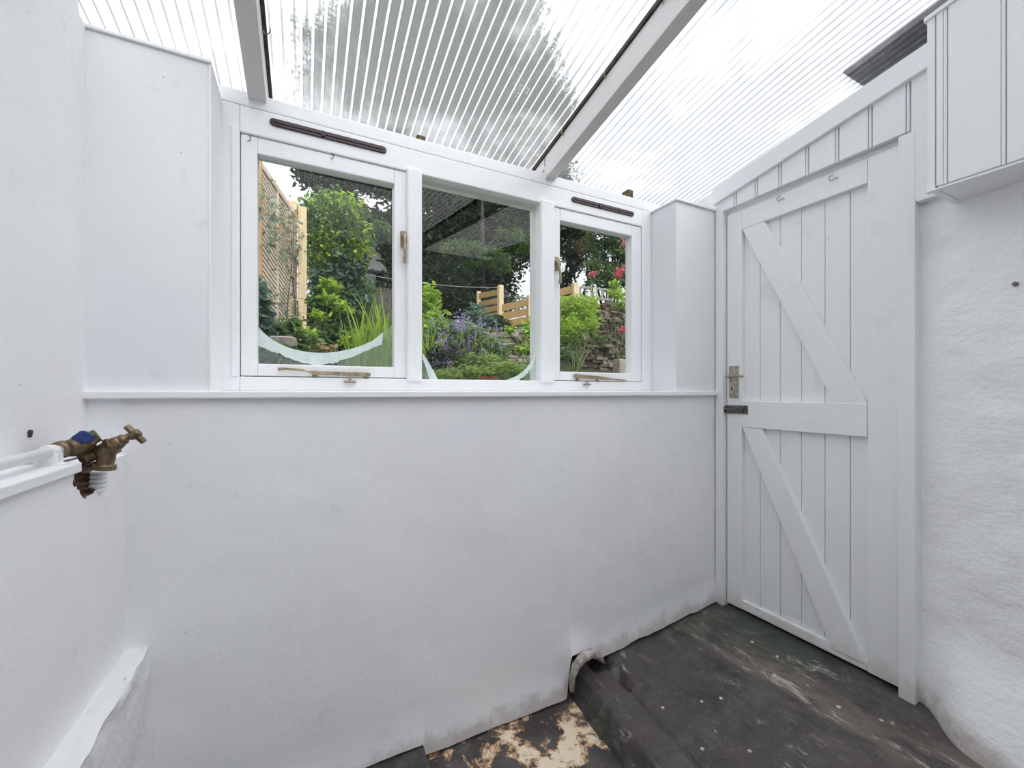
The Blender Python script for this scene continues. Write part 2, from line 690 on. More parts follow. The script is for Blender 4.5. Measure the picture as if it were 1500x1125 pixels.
def wall_bottom(x):
    if x < .366:
        return -1.226 + .004 * fbm(x, 2, 0, 9)
    if x < .376:
        return -1.226 - .040 * (x - .366) / .01
    if x < .955:
        return -1.266 + .005 * fbm(x, 2, 0, 9)
    if x < 1.10:
        return -1.266 + .178 * sstep(.962, .985, x) - .006 * sstep(1.04, 1.1, x)
    return land_plane(x) + .013 + .045 * (1 - sstep(1.10, 1.145, x)) + .006 * fbm(x, 2, 0, 10)


def wall_y(x, z):
    y = YF + .004 * fbm(x, z, 0, 1.7) + .0018 * fbm(x, z, 4, 7)
    h = z - wall_bottom(x)
    y -= .016 * max(0.0, 1 - h / .13) ** 2
    # plaster swelling around the end of the step
    d = math.hypot(x - .985, (z + 1.08) * 1.1)
    y -= .010 * math.exp(-(d / .06) ** 2)
    y += .02 * sstep(1.88, 1.93, x) * 0
    return y


xs = lin(-.56, .36, 46) + [.366, .371, .376] + lin(.39, .95, 28) + lin(.955, 1.02, 14) + lin(1.03, 1.16, 14) + lin(1.18, 1.925, 40)
mb = grid_mesh(xs, lin(0, 1, 90), lambda x, t: (x, wall_y(x, wall_bottom(x) + t * (-.016 - wall_bottom(x))), wall_bottom(x) + t * (-.016 - wall_bottom(x))))
mb.box(-.75, 2.1, 1.475, 1.74, -1.40, -.018, 1)  # dark backing puts shade into the cavity and gap at the wall foot
wall_front = mb.build('wall_front', [M['wall'], M['dark']], smooth=60)
tag(wall_front, 'low white painted wall below the window ledge', 'wall', kind='structure')
# left and right boxed piers beside the window, with thin cap boards
pl = MB().box(-.75, -.246, YF, 1.75, .0, .934).build('pier', M['wall_up'], wall_front, .003)
MB().box(-.75, -.240, YF - .007, 1.75, .934, .944).build('pier_cap', M['wood'], pl, .002)
MB().box(-.2462, -.2400, YF - .002, YW, .0, .934).build('corner_bead', M['wood'], pl, .0015)
pr = MB().box(1.611, 2.1, YF, 1.75, .0, .928).build('pier', M['wall_up'], wall_front, .003)
MB().box(1.603, 1.96, YF - .010, 1.75, .928, .938).build('pier_cap', M['wood'], pr, .002)
# hood of plaster rolled over the end of the step
pts = [at(838, 1012, 1.40), at(838, 992, 1.395), at(844, 975, 1.39), at(854, 963, 1.39), at(866, 957, 1.395), at(877, 960, 1.40), at(884, 972, 1.405)]
mbh = MB()
mbh.tube(pts, [.010, .014, .018, .020, .019, .016, .009], 12)
tag(mbh.build('plaster_hood', M['hood'], wall_front, smooth=0), 'curled lip of grey plaster where the step meets the wall')

sill = MB().box(-.512, 1.915, YF - .022, 1.62, -.019, .003)
tag(sill.build('trim_1', M['woodx'], bevel=.004), 'long white window ledge board running between both side walls', 'window ledge', kind='structure')

# ------------------------------------------------------------------ window
win = empty('window_1', (.68, YW, .003), 'white timber window of three lights looking onto the garden', 'window', kind='structure')
GY = 1.638
fr = MB()
xa, xb = -.246, 1.611
xi0, xi1 = XW(351), XW(941)
fr.box(xa, xi0, YW, 1.70, .003, .935)
fr.box(xi1, xb, YW, 1.70, .003, .935)
fr.box(xi0, xi1, YW, 1.70, .003, .050)
fr.box(xi0, xi1, YW, 1.70, .848, .935)
fr.build('frame', M['woodx'], win, .004, seg=3)
# moulded stop beads
fb = MB()
fb.box(xi0 - .022, xi0 - .004, YW - .005, YW + .01, .05, .86)
fb.build('stop_bead', M['wood'], win, .003)


def mullion(u0, u1):
    x0, x1 = XW(u0, 1.588), XW(u1, 1.588)
    mbm = MB().box(x0, x1, 1.588, 1.70, .040, .862)
    mbm.build('mullion', M['wood'], win, .009, seg=3)
    return x0, x1


m1 = mullion(596.5, 619)
m2 = mullion(793, 813.5)


def sash(x0, x1, gx0, gx1, z0=.053, z1=.846, gz0=.094, gz1=.791):
    s = MB()
    y0, y1 = 1.606, 1.655
    s.box(x0, gx0, y0, y1, z0, z1)
    s.box(gx1, x1, y0, y1, z0, z1)
    s.box(gx0, gx1, y0, y1, z0, gz0)
    s.box(gx0, gx1, y0, y1, gz1, z1)
    o = s.build('sash', M['wood'], win, .004, seg=3)
    MB().box(gx0 - .004, gx1 + .004, GY - .002, GY + .002, gz0 - .004, gz1 + .004).build('glass_pane', M['glass'], o)
    return o


def poly_film(pix, name, mat, parent, Y):
    mbf = MB()
    p = [at(u, v, Y) for u, v in pix]
    mbf.prism(p, (0, -.0006, 0))
    return mbf.build(name, mat, parent)


def strip_film(top, bot, name, mat, parent, Y, clampx=None):
    """film patch between an upper and a lower edge"""
    mbf = MB()
    n = 60

    def samp(e, t):
        k = t * (len(e) - 1)
        i = min(int(k), len(e) - 2)
        f = k - i
        p0 = e[max(i - 1, 0)]
        p1, p2 = e[i], e[i + 1]
        p3 = e[min(i + 2, len(e) - 1)]
        r = []
        for c in (0, 1):
            a, b, cc, d = p0[c], p1[c], p2[c], p3[c]
            r.append(.5 * (2 * b + (cc - a) * f + (2 * a - 5 * b + 4 * cc - d) * f * f + (3 * b - 3 * cc + d - a) * f ** 3))
        return r
    vs, fs = [], []
    for i in range(n + 1):
        for e, rag in ((top, 0), (bot, 1)):
            u, v = samp(e, i / n)
            if rag:
                v += 1.6 * nz(i * .9, 1.5) + 1.2 * nz(i * .37, 7.7)
            p = at(u, v, Y)
            vs += [p, p + Vector((0, -.0006, 0))]
    for i in range(n):
        a = i * 4
        b = a + 4
        fs += [(a + 1, b + 1, b + 3, a + 3), (a, a + 2, b + 2, b), (a, b, b + 1, a + 1), (a + 2, a + 3, b + 3, b + 2)]
    mbf.add(vs, fs)
    return mbf.build(name, mat, parent)


def px(lst, sx, ox, oy):
    return [(ox + a / sx, oy + b / sx) for a, b in lst]


sx0, sx1 = xi0 + .002, m1[0] - .002 + .006
sl = sash(sx0, XW(596, 1.606), XW(377, 1.606), XW(577.5, 1.606))
tag(sl, 'left opening casement with a frosted crescent on its pane')
sr = sash(m2[1] - .028, xi1 - .002, XW(820.5, 1.606), XW(925.5, 1.606))
tag(sr, 'right opening casement')
fx0, fx1 = m1[1], m2[0]
fp = MB().box(fx0 - .01, fx1 + .01, GY - .002, GY + .002, .045, .852)
fp = fp.build('glass_pane', M['glass'], win)
tag(fp, 'fixed middle pane')

FY = GY - .003
S1 = 4.6875
topL = px([(262, 545), (340, 622), (440, 682), (550, 718), (680, 735), (800, 729), (930, 702), (1050, 655), (1132, 592)], S1, 320, 360)
botL = px([(262, 680), (330, 712), (420, 745), (520, 785), (640, 815), (760, 812), (880, 775), (1020, 720), (1122, 672)], S1, 320, 360)
strip_film(topL, botL, 'frost_film', M['film'], sl, FY)
hz = px([(262, 683), (330, 715), (420, 748), (520, 788), (640, 816), (760, 814), (880, 778), (1020, 722), (1122, 674), (1134, 592), (1196, 540)], S1, 320, 360)
hzb = px([(262, 822), (360, 822), (450, 822), (550, 823), (640, 823), (760, 824), (880, 825), (1020, 826), (1122, 827), (1150, 828), (1196, 828)], S1, 320, 360)
strip_film(hz, hzb, 'haze_film', M['haze'], sl, FY)
S2 = 4.1667
strip_film(px([(80, 572), (112, 622), (140, 672), (172, 732)], S2, 600, 380), px([(80, 608), (96, 652), (108, 690), (122, 732)], S2, 600, 380), 'frost_film', M['film'], fp, FY)
strip_film(px([(768, 540), (748, 612), (700, 676), (650, 712), (592, 734)], S2, 600, 380), px([(768, 590), (756, 640), (724, 686), (700, 712), (668, 734)], S2, 600, 380), 'frost_film', M['film'], fp, FY)
strip_film(px([(80, 612), (96, 656), (108, 692), (121, 730)], S2, 600, 380), px([(80, 733), (94, 733), (106, 733), (121, 733)], S2, 600, 380), 'haze_film', M['haze'], fp, FY)
strip_film(px([(796, 520), (768, 592), (756, 642), (724, 690), (690, 730)], S2, 600, 380), px([(796, 735), (775, 735), (756, 735), (724, 735), (690, 735)], S2, 600, 380), 'haze_film', M['haze'], fp, FY)


# trickle vents
def vent(u0, u1, z):
    x0, x1 = XW(u0), XW(u1)
    r = .0125
    p = []
    for i in range(9):
        a = math.pi / 2 + math.pi * i / 8
        p.append((x0 + r + r * math.cos(a), YW + .002, z + r * math.sin(a)))
    for i in range(9):
        a = -math.pi / 2 + math.pi * i / 8
        p.append((x1 - r + r * math.cos(a), YW + .002, z + r * math.sin(a)))
    o = MB().prism(p, (0, -.008, 0)).build('trickle_vent', M['maroon'], win, .002)
    b = MB()
    b.box(x0 + .014, x1 - .014, YW - .0085, YW - .005, z - .002, z + .006)
    xm = (x0 + x1) / 2 - .07 * (x1 - x0)
    b.box(xm - .006, xm + .006, YW - .012, YW - .006, z - .009, z + .009)
    b.build('vent_slide', M['maroon'], o, .001)
    return o


tag(vent(395, 566, .904), 'dark maroon slot vent above the left casement')
tag(vent(837, 928, .898), 'dark maroon slot vent above the right casement')


# casement stays and fasteners
def stay(u0, v0, u1, v1, parent, flip=False):
    Y = 1.592
    a, b = at(u0, v0, Y), at(u1, v1, Y)
    d = b - a
    s = MB()
    P = lambda t, dz: a + d * t + Vector((0, 0, dz))
    top = [P(0, .003), P(.08, .0035), P(.22, .003), P(.30, -.003), P(.36, -.003), P(.97, 0), P(1, -.002)]
    bot = [P(1, -.013), P(.97, -.015), P(.36, -.016), P(.28, -.006), P(.08, -.004), P(0, -.008)]
    if flip:
        P = lambda t, dz: b - d * t + Vector((0, 0, dz))
        top = [P(0, 0), P(.1, .001), P(.3, .002), P(.36, .006), P(.6, .008), P(.97, .009), P(1, .006)]
        bot = [P(1, -.007), P(.97, -.009), P(.36, -.008), P(.28, -.006), P(.08, -.006), P(0, -.005)]
    s.prism(top + bot, (0, .006, 0))
    # fixing foot on the sash, pivot and pin on the frame
    for t in ((.38, .95) if not flip else (.92, .55)):
        c = P(t, -.017)
        s.lathe(c + Vector((0, .016, 0)), (0, -1, 0), [(0, .010), (.006, .010), (.007, .006), (.011, .006)], 14)
    c = P(.76, -.017)
    s.tube([c, c + Vector((0, 0, -.014))], .0035, 10)
    s.box(c.x - .02, c.x + .02, 1.588, 1.602, c.z - .022, c.z - .016)
    return s.build('casement_stay', M['oldbrass'], parent, .0012, 40)


stay(407, 539.5, 543, 546, sl)
stay(841, 550.5, 918, 556.5, sr, True)


def fastener(u, v0, v1, parent, lean=0):
    Y = 1.594
    a, b = at(u, v0, Y), at(u + lean, v1, Y)
    s = MB()
    s.box(a.x - .012, a.x + .010, Y + .002, 1.608, a.z - .060, a.z)
    s.lathe((a.x, Y + .004, a.z - .022), (0, -1, 0), [(0, .009), (.012, .009), (.016, .006), (.018, .004)], 16)
    s.tube([(a.x, Y - .010, a.z - .016), (a.x, Y - .014, a.z - .04), (b.x, Y - .012, b.z + .03), (b.x, Y - .008, b.z)], [.007, .0065, .006, .0075], 12)
    s.box(a.x + .008, a.x + .022, Y - .002, Y + .004, a.z - .04, a.z - .016)
    return s.build('casement_fastener', M['oldbrass'], parent, .001, 40)


fastener(592, 338, 386, sl)
fastener(816, 376, 416, sr, 3)


def wire_hook(p, parent, right=1, mat='wire', out=(0, -1, 0), side=(1, 0, 0), k=1.0):
    p = Vector(p)
    o, sd, up = Vector(out), Vector(side) * right, Vector((0, 0, 1))
    pts = [p - o * .006, p + o * .004, p + o * .008 - up * .004 * k + sd * .003 * k, p + o * .009 - up * .013 * k + sd * .003 * k,
           p + o * .009 - up * .020 * k - sd * .001 * k, p + o * .010 - up * .023 * k - sd * .006 * k]
    return MB().tube(pts, .0013, 6).build('wire_hook', M[mat], parent, 0, 0)


wire_hook(at(366, 200, 1.604), sl)
wire_hook(at(487, 226, 1.604), sl)
# plate over the window carrying the rafters
pb = MB().box(-.75, 2.0, 1.603, 1.74, .938, .986)
tag(pb.build('trim_2', M['woodx'], bevel=.004), 'white roof plate running along above the window', 'roof plate', kind='structure')

# ------------------------------------------------------------------ roof
ceil = empty('ceiling', (.7, .4, 1.2), 'sloping lean-to roof of clear corrugated sheets on white rafters', 'roof', kind='structure')


def sheet(x0, x1, name_mat, lift=0.0):
    n = int((x1 - x0) / PITCH * 10)
    xs = lin(x0, x1, n)
    ys = [YB - .35, -.3, .4, 1.0, 1.5, 1.95]
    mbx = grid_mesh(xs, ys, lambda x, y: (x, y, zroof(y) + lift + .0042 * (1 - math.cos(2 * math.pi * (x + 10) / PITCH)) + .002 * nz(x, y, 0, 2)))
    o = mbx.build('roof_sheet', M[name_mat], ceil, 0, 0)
    return o


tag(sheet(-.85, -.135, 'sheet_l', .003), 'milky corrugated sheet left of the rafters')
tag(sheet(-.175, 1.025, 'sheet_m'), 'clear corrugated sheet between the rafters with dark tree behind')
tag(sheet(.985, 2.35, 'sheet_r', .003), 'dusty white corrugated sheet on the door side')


def slope_box(mb, x0, x1, dz0, dz1, y0=YB, y1=1.72, mi=0):
    z0a, z0b = zraf(y0) + dz0, zraf(y1) + dz0
    z1a, z1b = zraf(y0) + dz1, zraf(y1) + dz1
    return mb.hexa([(x0, y0, z0a), (x1, y0, z0a), (x1, y1, z0b), (x0, y1, z0b), (x0, y0, z1a), (x1, y0, z1a), (x1, y1, z1b), (x0, y1, z1b)], mi)


def rafter(x0, x1, sx):
    # notched over the plate: the lower half stops at the plate's face
    mbx = MB()
    slope_box(mbx, x0, x1, 0, .1, YB, 1.612)
    slope_box(mbx, x0, x1, .052, .1, 1.60, 1.80)
    r = mbx.build('rafter', M['rafter'], ceil, .003)
    sb = MB()
    slope_box(sb, x0 - .002 + min(sx, 0), x1 + .002 + max(sx, 0), .1, .115, YB, 1.78)
    sb.build('seal_strip', M['seal'], r)
    return r


ra = rafter(-.168, -.115, .009)
tag(ra, 'left rafter')
rb_ = rafter(.969, 1.019, -.006)
tag(rb_, 'right rafter with a row of hooks')


def cup_hook(p, out, parent, k=1.0):
    """screw-in hook: shank straight out then a round open hook"""
    p, o = Vector(p), Vector(out).normalized()
    up = Vector((0, 0, 1))
    pts = [p - o * .008, p + o * .006 * k]
    c = p + o * .017 * k
    for i in range(10):
        a = R(180 + 24 * i)
        pts.append(c + o * (.011 * k * math.cos(a)) + up * (.011 * k * math.sin(a)))
    mbx = MB().tube(pts, .0017, 7)
    mbx.lathe(p - o * .001, o, [(0, .004), (.002, .004), (.003, .002)], 10)
    return mbx.build('cup_hook', M['oldbrass'], parent, 0, 0)


for u, v in ((972, 4), (887, 114), (825, 197)):
    cup_hook(atx(u, v, .969), (-.75, -.66, 0), rb_)
cup_hook(atx(384, 46, -.115), (.8, -.6, 0), ra)
# foam fillers in the corrugations over the plate
for u, v in ((616, 203), (921, 281)):
    p = at(u, v, 1.665)
    mbx = MB()
    mbx.box(p.x - .018, p.x + .018, 1.65, 1.70, .985, p.z + .006)
    o = mbx.build('foam_filler', M['foam'], ceil, .004)

# ------------------------------------------------------------------ left wall


def ztop(y):
    return zraf(y) + .02 if y < 1.40 else .94


def hole_in(y, z):
    """ragged chase cut in the plaster below the tap"""
    yy = (y - 1.245) / .072
    zz = (z + .185) / .040
    return yy * yy + zz * zz * (1.0 if z < -.185 else .35) + .55 * fbm(y, z, 3, 26) < 1.0


mb = grid_mesh([YB - .05, -.6, -.2] + lin(0, 1.43, 60) + [1.46], lin(0, 1, 40),
               lambda y, t: (XL + .004 * fbm(y, t, 1, 2.2) - .0 * t + (.012 * sstep(1.36, 1.44, y) * 0),
                             y, -.16 + t * (ztop(y) + .16)))
mb.box(-.80, XL - .012, YB - .05, 1.75, -1.40, .938)
mb.hexa([(-.80, YB - .05, .93), (XL - .012, YB - .05, .93), (XL - .012, 1.40, .93), (-.80, 1.40, .93),
         (-.80, YB - .05, ztop(YB - .05)), (XL + .001, YB - .05, ztop(YB - .05)), (XL + .001, 1.40, ztop(1.399)), (-.80, 1.40, ztop(1.399))])
yl = [YB - .05, -.6, -.2, .0, .2, .4, .6, .8, .9, 1.0, 1.06] + lin(1.10, 1.40, 75) + [1.42, 1.45]
zl = lin(-1.29, -.30, 34) + lin(-.29, -.166, 32)


def xlow(y, z):
    x = XLL + .005 * fbm(y, z, 6, 2.3)
    if hole_in(y, z):
        x -= .055 + .02 * nz(y, z, 0, 60)
    return x


grid_mesh(yl, zl, lambda y, z: (xlow(y, z), y, z), mb,
          lambda y, z: 1 if any(hole_in(y + a * .00401, z + b * .004) for a in (0, 1) for b in (0, 1)) else 0)
# bare top of the thick lower wall
grid_mesh(yl, lin(0, 1, 6), lambda y, t: (xlow(y, -.166) + (XL - .006 - xlow(y, -.166)) * t, y, -.166 - .02 * (1 if (1.17 < y < 1.29 and t < .7) else 0)), mb,
          lambda y, t: 1 if (1.17 < y < 1.29 and t < .7) else 0)
wall_left = mb.build('wall_left', [M['wall_left'], M['dark']], smooth=50)
tag(wall_left, 'white left wall stepping out into a thick lower half', 'wall', kind='structure')
# flashing along its sloping top
fl = MB()
slope_box(fl, XL - .03, XL + .006, .02, .036, YB, 1.405)
fl.build('top_batten', M['rafter'], wall_left, .002)
# board on the ledge
tag(MB().box(XL - .006, XLL + .012, YB, 1.168, -.166, -.145).build('trim_3', M['woody'], bevel=.003),
    'white board on top of the thick lower left wall under the pipe', 'ledge', kind='structure')
MBp = grid_mesh(lin(YB, 1.45, 120), [0, .15, .3, .5, .7, .85, 1] + [1.06, 1.14, 1.3, 1.6, 1.9, 2.2, 2.6, 3, 3.4, 3.8],
                lambda y, t: (XLL - .004 + min(t, 1) * .054 + .007 * 1.6 * fbm(y, t, 9, 8) * (t > .3) + max(0, t - 1) * .006,
                              y, -.686 + .006 * fbm(y, t, 3, 7) - max(0, t - 1) * .21 - (.006 if t >= 1 else 0)))
tag(MBp.build('baseboard_left', M['plinth'], smooth=45), 'rough plastered plinth along the foot of the left wall', 'plinth', kind='structure')

# ------------------------------------------------------------------ pipe and tap
pipe = empty('water_pipe', (-.452, .2, -.12), 'white painted water pipe running along the left ledge to the tap', 'pipe')
MB().tube([(-.455, YB + .06, -.122), (-.455, .3, -.122), (-.452, .8, -.121), (-.450, 1.20, -.119)], .0105, 16).build('pipe_run', M['white_pl'], pipe, 0, 0)
for y in (1.135,):
    c = MB()
    c.lathe((-.4505, y - .011, -.1195), (0, 1, 0), [(0, .0145), (.022, .0145)], 18)
    c.box(-.468, -.434, y - .012, y + .012, -.1455, -.122)
    c.lathe((-.436, y, -.1455), (0, 0, 1), [(0, .012), (.004, .012), (.006, .005)], 12)
    c.build('pipe_clip', M['white_pl'], pipe, .001, 40)

tap = empty('garden_tap', (-.43, 1.25, -.14), 'old brass bib tap with a tee handle above the broken plaster hole', 'tap')
y0 = 1.245
tc = MB()
tc.lathe((-.450, 1.165, -.119), (0, 1, 0), [(0, .0135), (.004, .0175), (.018, .0185), (.024, .0165), (.030, .0165)], 16)
tc.build('pipe_coupling', M['bronze'], tap, 0, 35)
vb = MB()
vb.lathe((-.450, 1.190, -.119), (.35, .94, 0), [(0, .013), (.006, .017), (.022, .0195), (.040, .0195), (.052, .016), (.060, .014)], 18)
vb.lathe((-.446, 1.222, -.117), (.75, .2, .45), [(0, .018), (.012, .020), (.026, .020), (.032, .0155), (.042, .0155)], 6)
vb.build('valve_body', M['bronze'], tap, .001, 30)
lv = MB()
q = [at(103, 641, 1.20), at(117, 631, 1.20), at(123, 631, 1.20), at(138, 637.5, 1.20), at(134, 648, 1.20), at(110, 650, 1.20)]
lv.prism(q, (.0, .008, 0))
tag(lv.build('valve_lever', M['blue'], tap, .002), 'blue plastic lever')
# body, spout, bonnet, handle: tap leans out into the room
ax = (at(198, 635, y0) - at(148, 665, y0)).normalized()
bd = MB()
b0 = at(126, 671, y0)
b1 = at(152, 664, y0)
bd.lathe(at(122, 669, y0) + Vector((0, .006, 0)), (b1 - b0), [(0, .020), (.006, .021), (.010, .016), (.018, .0145), (.045, .0155)], 20)
bd.lathe(at(143, 667, y0), ax, [(0, .010), (.004, .0165), (.016, .0185), (.030, .0185), (.036, .0165)], 20)
bd.lathe(at(121, 668, y0) + Vector((-.004, .006, .0)), (b1 - b0), [(0, .024), (.005, .024)], 6)
bd.build('tap_body', M['bronze'], tap, .001, 35)
sp = MB()
s0 = at(157, 663, y0)
s1 = at(152, 688, y0)
dd = (s1 - s0)
sp.lathe(s0, dd, [(0, .016), (dd.length * .45, .0165), (dd.length * .68, .0155), (dd.length * .72, .021), (dd.length * .98, .0215), (dd.length, .019), (dd.length * .99, .013), (dd.length * .8, .012)], 20)
sp.build('spout', M['bronze'], tap, .001, 35)
bo = MB()
o0 = at(160, 656, y0)
bo.lathe(o0, ax, [(0, .017), (.002, .0215), (.010, .0215), (.012, .017)], 6)
bo.lathe(o0 + ax * .011, ax, [(0, .0165), (.012, .0145), (.014, .0125), (.022, .0125), (.026, .0075), (.045, .006), (.050, .006)], 18)
bo.build('bonnet', M['bronze'], tap, .001, 35)
hd = MB()
h0, h1 = at(184.5, 624, y0), at(211.5, 648, y0)
hm = (h0 + h1) / 2
hd.tube([h0, h0 + (hm - h0) * .12, hm, h1 + (hm - h1) * .12, h1], [.0058, .0066, .0072, .0066, .0058], 12)
hd.lathe(hm - ax * .014, ax, [(0, .006), (.006, .0095), (.02, .0105), (.024, .008)], 14)
hd.build('tee_handle', M['bronze'], tap, .0008, 35)
# ribbed plastic plug showing in the hole
hp = MB()
pa, pc = at(153, 690, 1.275), at(150, 722, 1.275)
dl = (pc - pa).length
prof = []
for i in range(5):
    t = i / 5 * dl
    prof += [(t, .0135), (t + dl * .06, .0155), (t + dl * .13, .0155), (t + dl * .16, .0135)]
hp.lathe(pa + Vector((-.012, .01, 0)), pc - pa, prof, 20)
tag(hp.build('ribbed_hose_end', M['white_pl'], smooth=30), 'white ribbed plastic hose end in the plaster hole below the tap', 'hose end')
pg = MB()
p = atx(43, 634, XL)
pg.lathe(p + Vector((-.006, 0, .001)), (1, 0, 0), [(0, .0052), (.0095, .0052), (.0105, .0035)], 14)
pg.lathe(p + Vector((-.006, 0, -.005)), (1, 0, 0), [(0, .0046), (.0085, .0046), (.0095, .003)], 14)
tag(pg.build('wall_plug', M['wire'], smooth=30), 'small black plug in the left wall just above the pipe', 'wall plug')

# ------------------------------------------------------------------ door wall
wr = MB()


def xr(y, z):
    x = XR + .022 * sstep(.56, .65, y) - .20 * max(0.0, .58 - y)
    x = max(x, 1.70)
    fl_ = sstep(-.75, -1.08, z)
    x -= .10 * fl_ * sstep(.66, .5, y)
    x -= .012 * fl_
    x += .006 * fbm(y, z, 12, 7) + .010 * fbm(y, z, 15, 2.5)
    return x


grid_mesh(lin(YB - .05, .668, 130), lin(-1.12, .72, 140), lambda y, z: (xr(y, z), y, z), wr, flip=True)
wr.box(2.0, 2.2, YB - .05, .655, -1.4, 1.35)
wr.box(1.93, 2.0, YB - .05, .60, .70, 1.35)
wr.box(2.0, 2.2, .655, 1.75, .93, 1.09)
wall_right = wr.build('wall_right', M['render'], smooth=0)
tag(wall_right, 'rough rendered white wall right of the plank door', 'wall', kind='structure')
# tongue and groove boarding over the door
bp = MB()
ub = [1056, 1082, 1113, 1148, 1188, 1232, 1281, 1337]
yb = [YR(u) for u in ub] + [.50]
yb[0] = 1.44
XB = 1.888


def rake(y):
    return zraf(y) - .045


for i in range(len(yb) - 1):
    ya, yc = yb[i], yb[i + 1]
    zb = .912 if i < 7 else .665
    for (p0, p1, th) in ((ya - .002, yc + .013, 0), (yc + .011, yc + .003, .002)):
        bp.hexa([(XB + th, p1, zb), (XB + .02, p1, zb), (XB + .02, p0, zb), (XB + th, p0, zb),
                 (XB + th, p1, rake(p1) + .04), (XB + .02, p1, rake(p1) + .04), (XB + .02, p0, rake(p0) + .04), (XB + th, p0, rake(p0) + .04)])
bp.box(XB + .016, XB + .03, .50, 1.44, .915, 1.05)
bp.build('board_panel', M['wood'], wall_right, .0025)
tag(MB().box(XB - .004, XB + .03, .50, .653, .655, .668).build('board_trim', M['woody'], wall_right, .002), 'thin strip closing the bottom of the boarding')
# sloping beam under the roof
bm_ = MB()
y_0, y_1 = YB, 1.445
bm_.hexa([(1.872, y_0, zraf(y_0) - .070), (1.915, y_0, zraf(y_0) - .070), (1.915, y_1, zraf(y_1) - .034), (1.872, y_1, zraf(y_1) - .034),
          (1.872, y_0, zraf(y_0) + .012), (1.915, y_0, zraf(y_0) + .012), (1.915, y_1, zraf(y_1) + .050), (1.872, y_1, zraf(y_1) + .050)])
tag(bm_.build('trim_4', M['woody'], bevel=.003), 'white sloping beam under the roof above the plank door', 'beam', kind='structure')
# opaque slab resting on the roof beside the house
sb = MB()
slope_box(sb, 1.858, 2.34, .134, .146, YB - .2, .86)
tag(sb.build('trim_5', M['slab'], bevel=.01), 'dark grey slab lying on the roof sheet above the boxed cupboard', 'roof slab', kind='structure')
# door frame
df = MB()
df.box(1.886, 2.0, 1.392, 1.434, -1.082, .915)
df.box(1.950, 2.0, 1.36, 1.395, -1.082, .915)
df.box(1.886, 1.955, .656, .702, -1.086, .905)
df.box(1.953, 2.0, .60, .72, -1.088, .915)
df.box(1.924, 2.0, .60, 1.44, .893, .930)
df.box(1.953, 2.0, .60, 1.44, .87, .90)
tag(df.build('trim_6', M['door'], bevel=.0025), 'white door casing round the plank door', 'door frame', kind='structure')
tag(MB().box(1.938, 2.02, .64, 1.40, -1.11, -1.064).build('trim_7', M['gap_strip'], bevel=.003), 'dark threshold strip added to block light in the gap under the plank door', 'threshold', kind='structure')  # added to keep sky light out of the gap, coloured dark like it

door = empty('door_1', (1.92, 1.378, -1.06), 'white ledged and braced plank door in the right wall', 'door', kind='structure')
XD = 1.910      # proud face of stiles and rails
XP = 1.932      # face of the planks
D0, D1 = .7055, 1.386
ys0, ys1 = YR(1270), YR(1086)
MB().box(XD, XP + .022, D0, ys0, -1.064, .888).build('stile', M['door'], door, .0025)
MB().box(XD, XP + .022, ys1, D1, -1.064, .892).build('stile', M['door'], door, .0025)
MB().box(XD, XP + .01, ys0 + .001, ys1 + .0, .794, .888).build('rail', M['doory'], door, .0025)
mr = MB().box(XD - .002, XP + .01, ys0 + .001, ys1 + .002, -.172, -.045)
mr.build('rail', M['doory'], door, .0025)
MB().box(XD + .004, XP + .01, ys0 + .001, ys1 + .0, -1.064, -1.022).build('rail', M['doory'], door, .002)


def brace(zt, zb, yt0, yt1, yb0, yb1):
    b = MB().prism([(XD, yt0, zt), (XD, yt1, zt), (XD, yb1, zb), (XD, yb0, zb)], (.03, 0, 0))
    return b.build('brace', M['door'], door, .0025)


brace(.793, -.046, ys1 - .002, YR(1119), YR(1221), ys0 + .002)
brace(-.173, -1.040, ys1 - .002, YR(1115), YR(1217), ys0 + .002)
pk = MB()
lines = [ys1 + .004] + [YR(u) for u in (1108.5, 1138, 1169, 1203.5, 1240.5)] + [ys0 - .004]
for a, b in zip(lines[:-1], lines[1:]):
    pk.box(XP, XP + .016, b + .0012, a - .0012, -1.055, .86)
pk.box(XP + .012, XP + .022, ys0 - .004, ys1 + .004, -1.055, .86)
pk.build('plank_panel', M['door'], door, .002)
# lever handle on a long plate
pa = atx(1066, 536, XD)
pz = MB().box(XD - .004, XD + .002, atx(1082, 536, XD).y, atx(1068.5, 536, XD).y, atx(1075, 583, XD).z, atx(1075, 536, XD).z)
kx, ky, kz = XD - .004, atx(1072.5, 570, XD).y, atx(1072.5, 570, XD).z
plate = pz.build('handle_plate', M['grey_metal'], door, .0012)
kh = MB()
kh.lathe((kx + .0005, ky, kz + .006), (-1, 0, 0), [(0, .0042), (.0012, .0042)], 12)
kh.box(kx - .0008, kx + .001, ky - .002, ky + .002, kz - .008, kz + .004)
kh.build('keyhole', M['wire'], plate)
lz = atx(1072, 552, XD).z
lm = MB()
lm.lathe((XD - .004, ky, lz), (-1, 0, 0), [(0, .011), (.005, .010), (.012, .0075), (.034, .0075)], 16)
lm.tube([(XD - .036, ky + .006, lz), (XD - .040, ky - .012, lz + .002), (XD - .041, ky - .05, lz + .004), (XD - .038, ky - .085, lz - .002)], [.0075, .0075, .006, .0055], 12)
lm.build('lever', M['grey_metal'], plate, 0, 35)
lb = MB()
yA, yB = atx(1063, 600, XD).y, atx(1096, 600, XD).y
zA = atx(1080, 600, XD).z
lb.box(XD - .006, XD - .001, yB, yA, zA - .020, zA + .021)
lb.lathe((XD - .012, yA + .018, zA), (0, -1, 0), [(0, .0075), (.085, .0075)], 14)
lb.box(XD - .018, XD - .004, yA - .006, yA + .001, zA - .014, zA + .014)
lb.box(XD - .018, XD - .004, yB + .018, yB + .026, zA - .014, zA + .014)
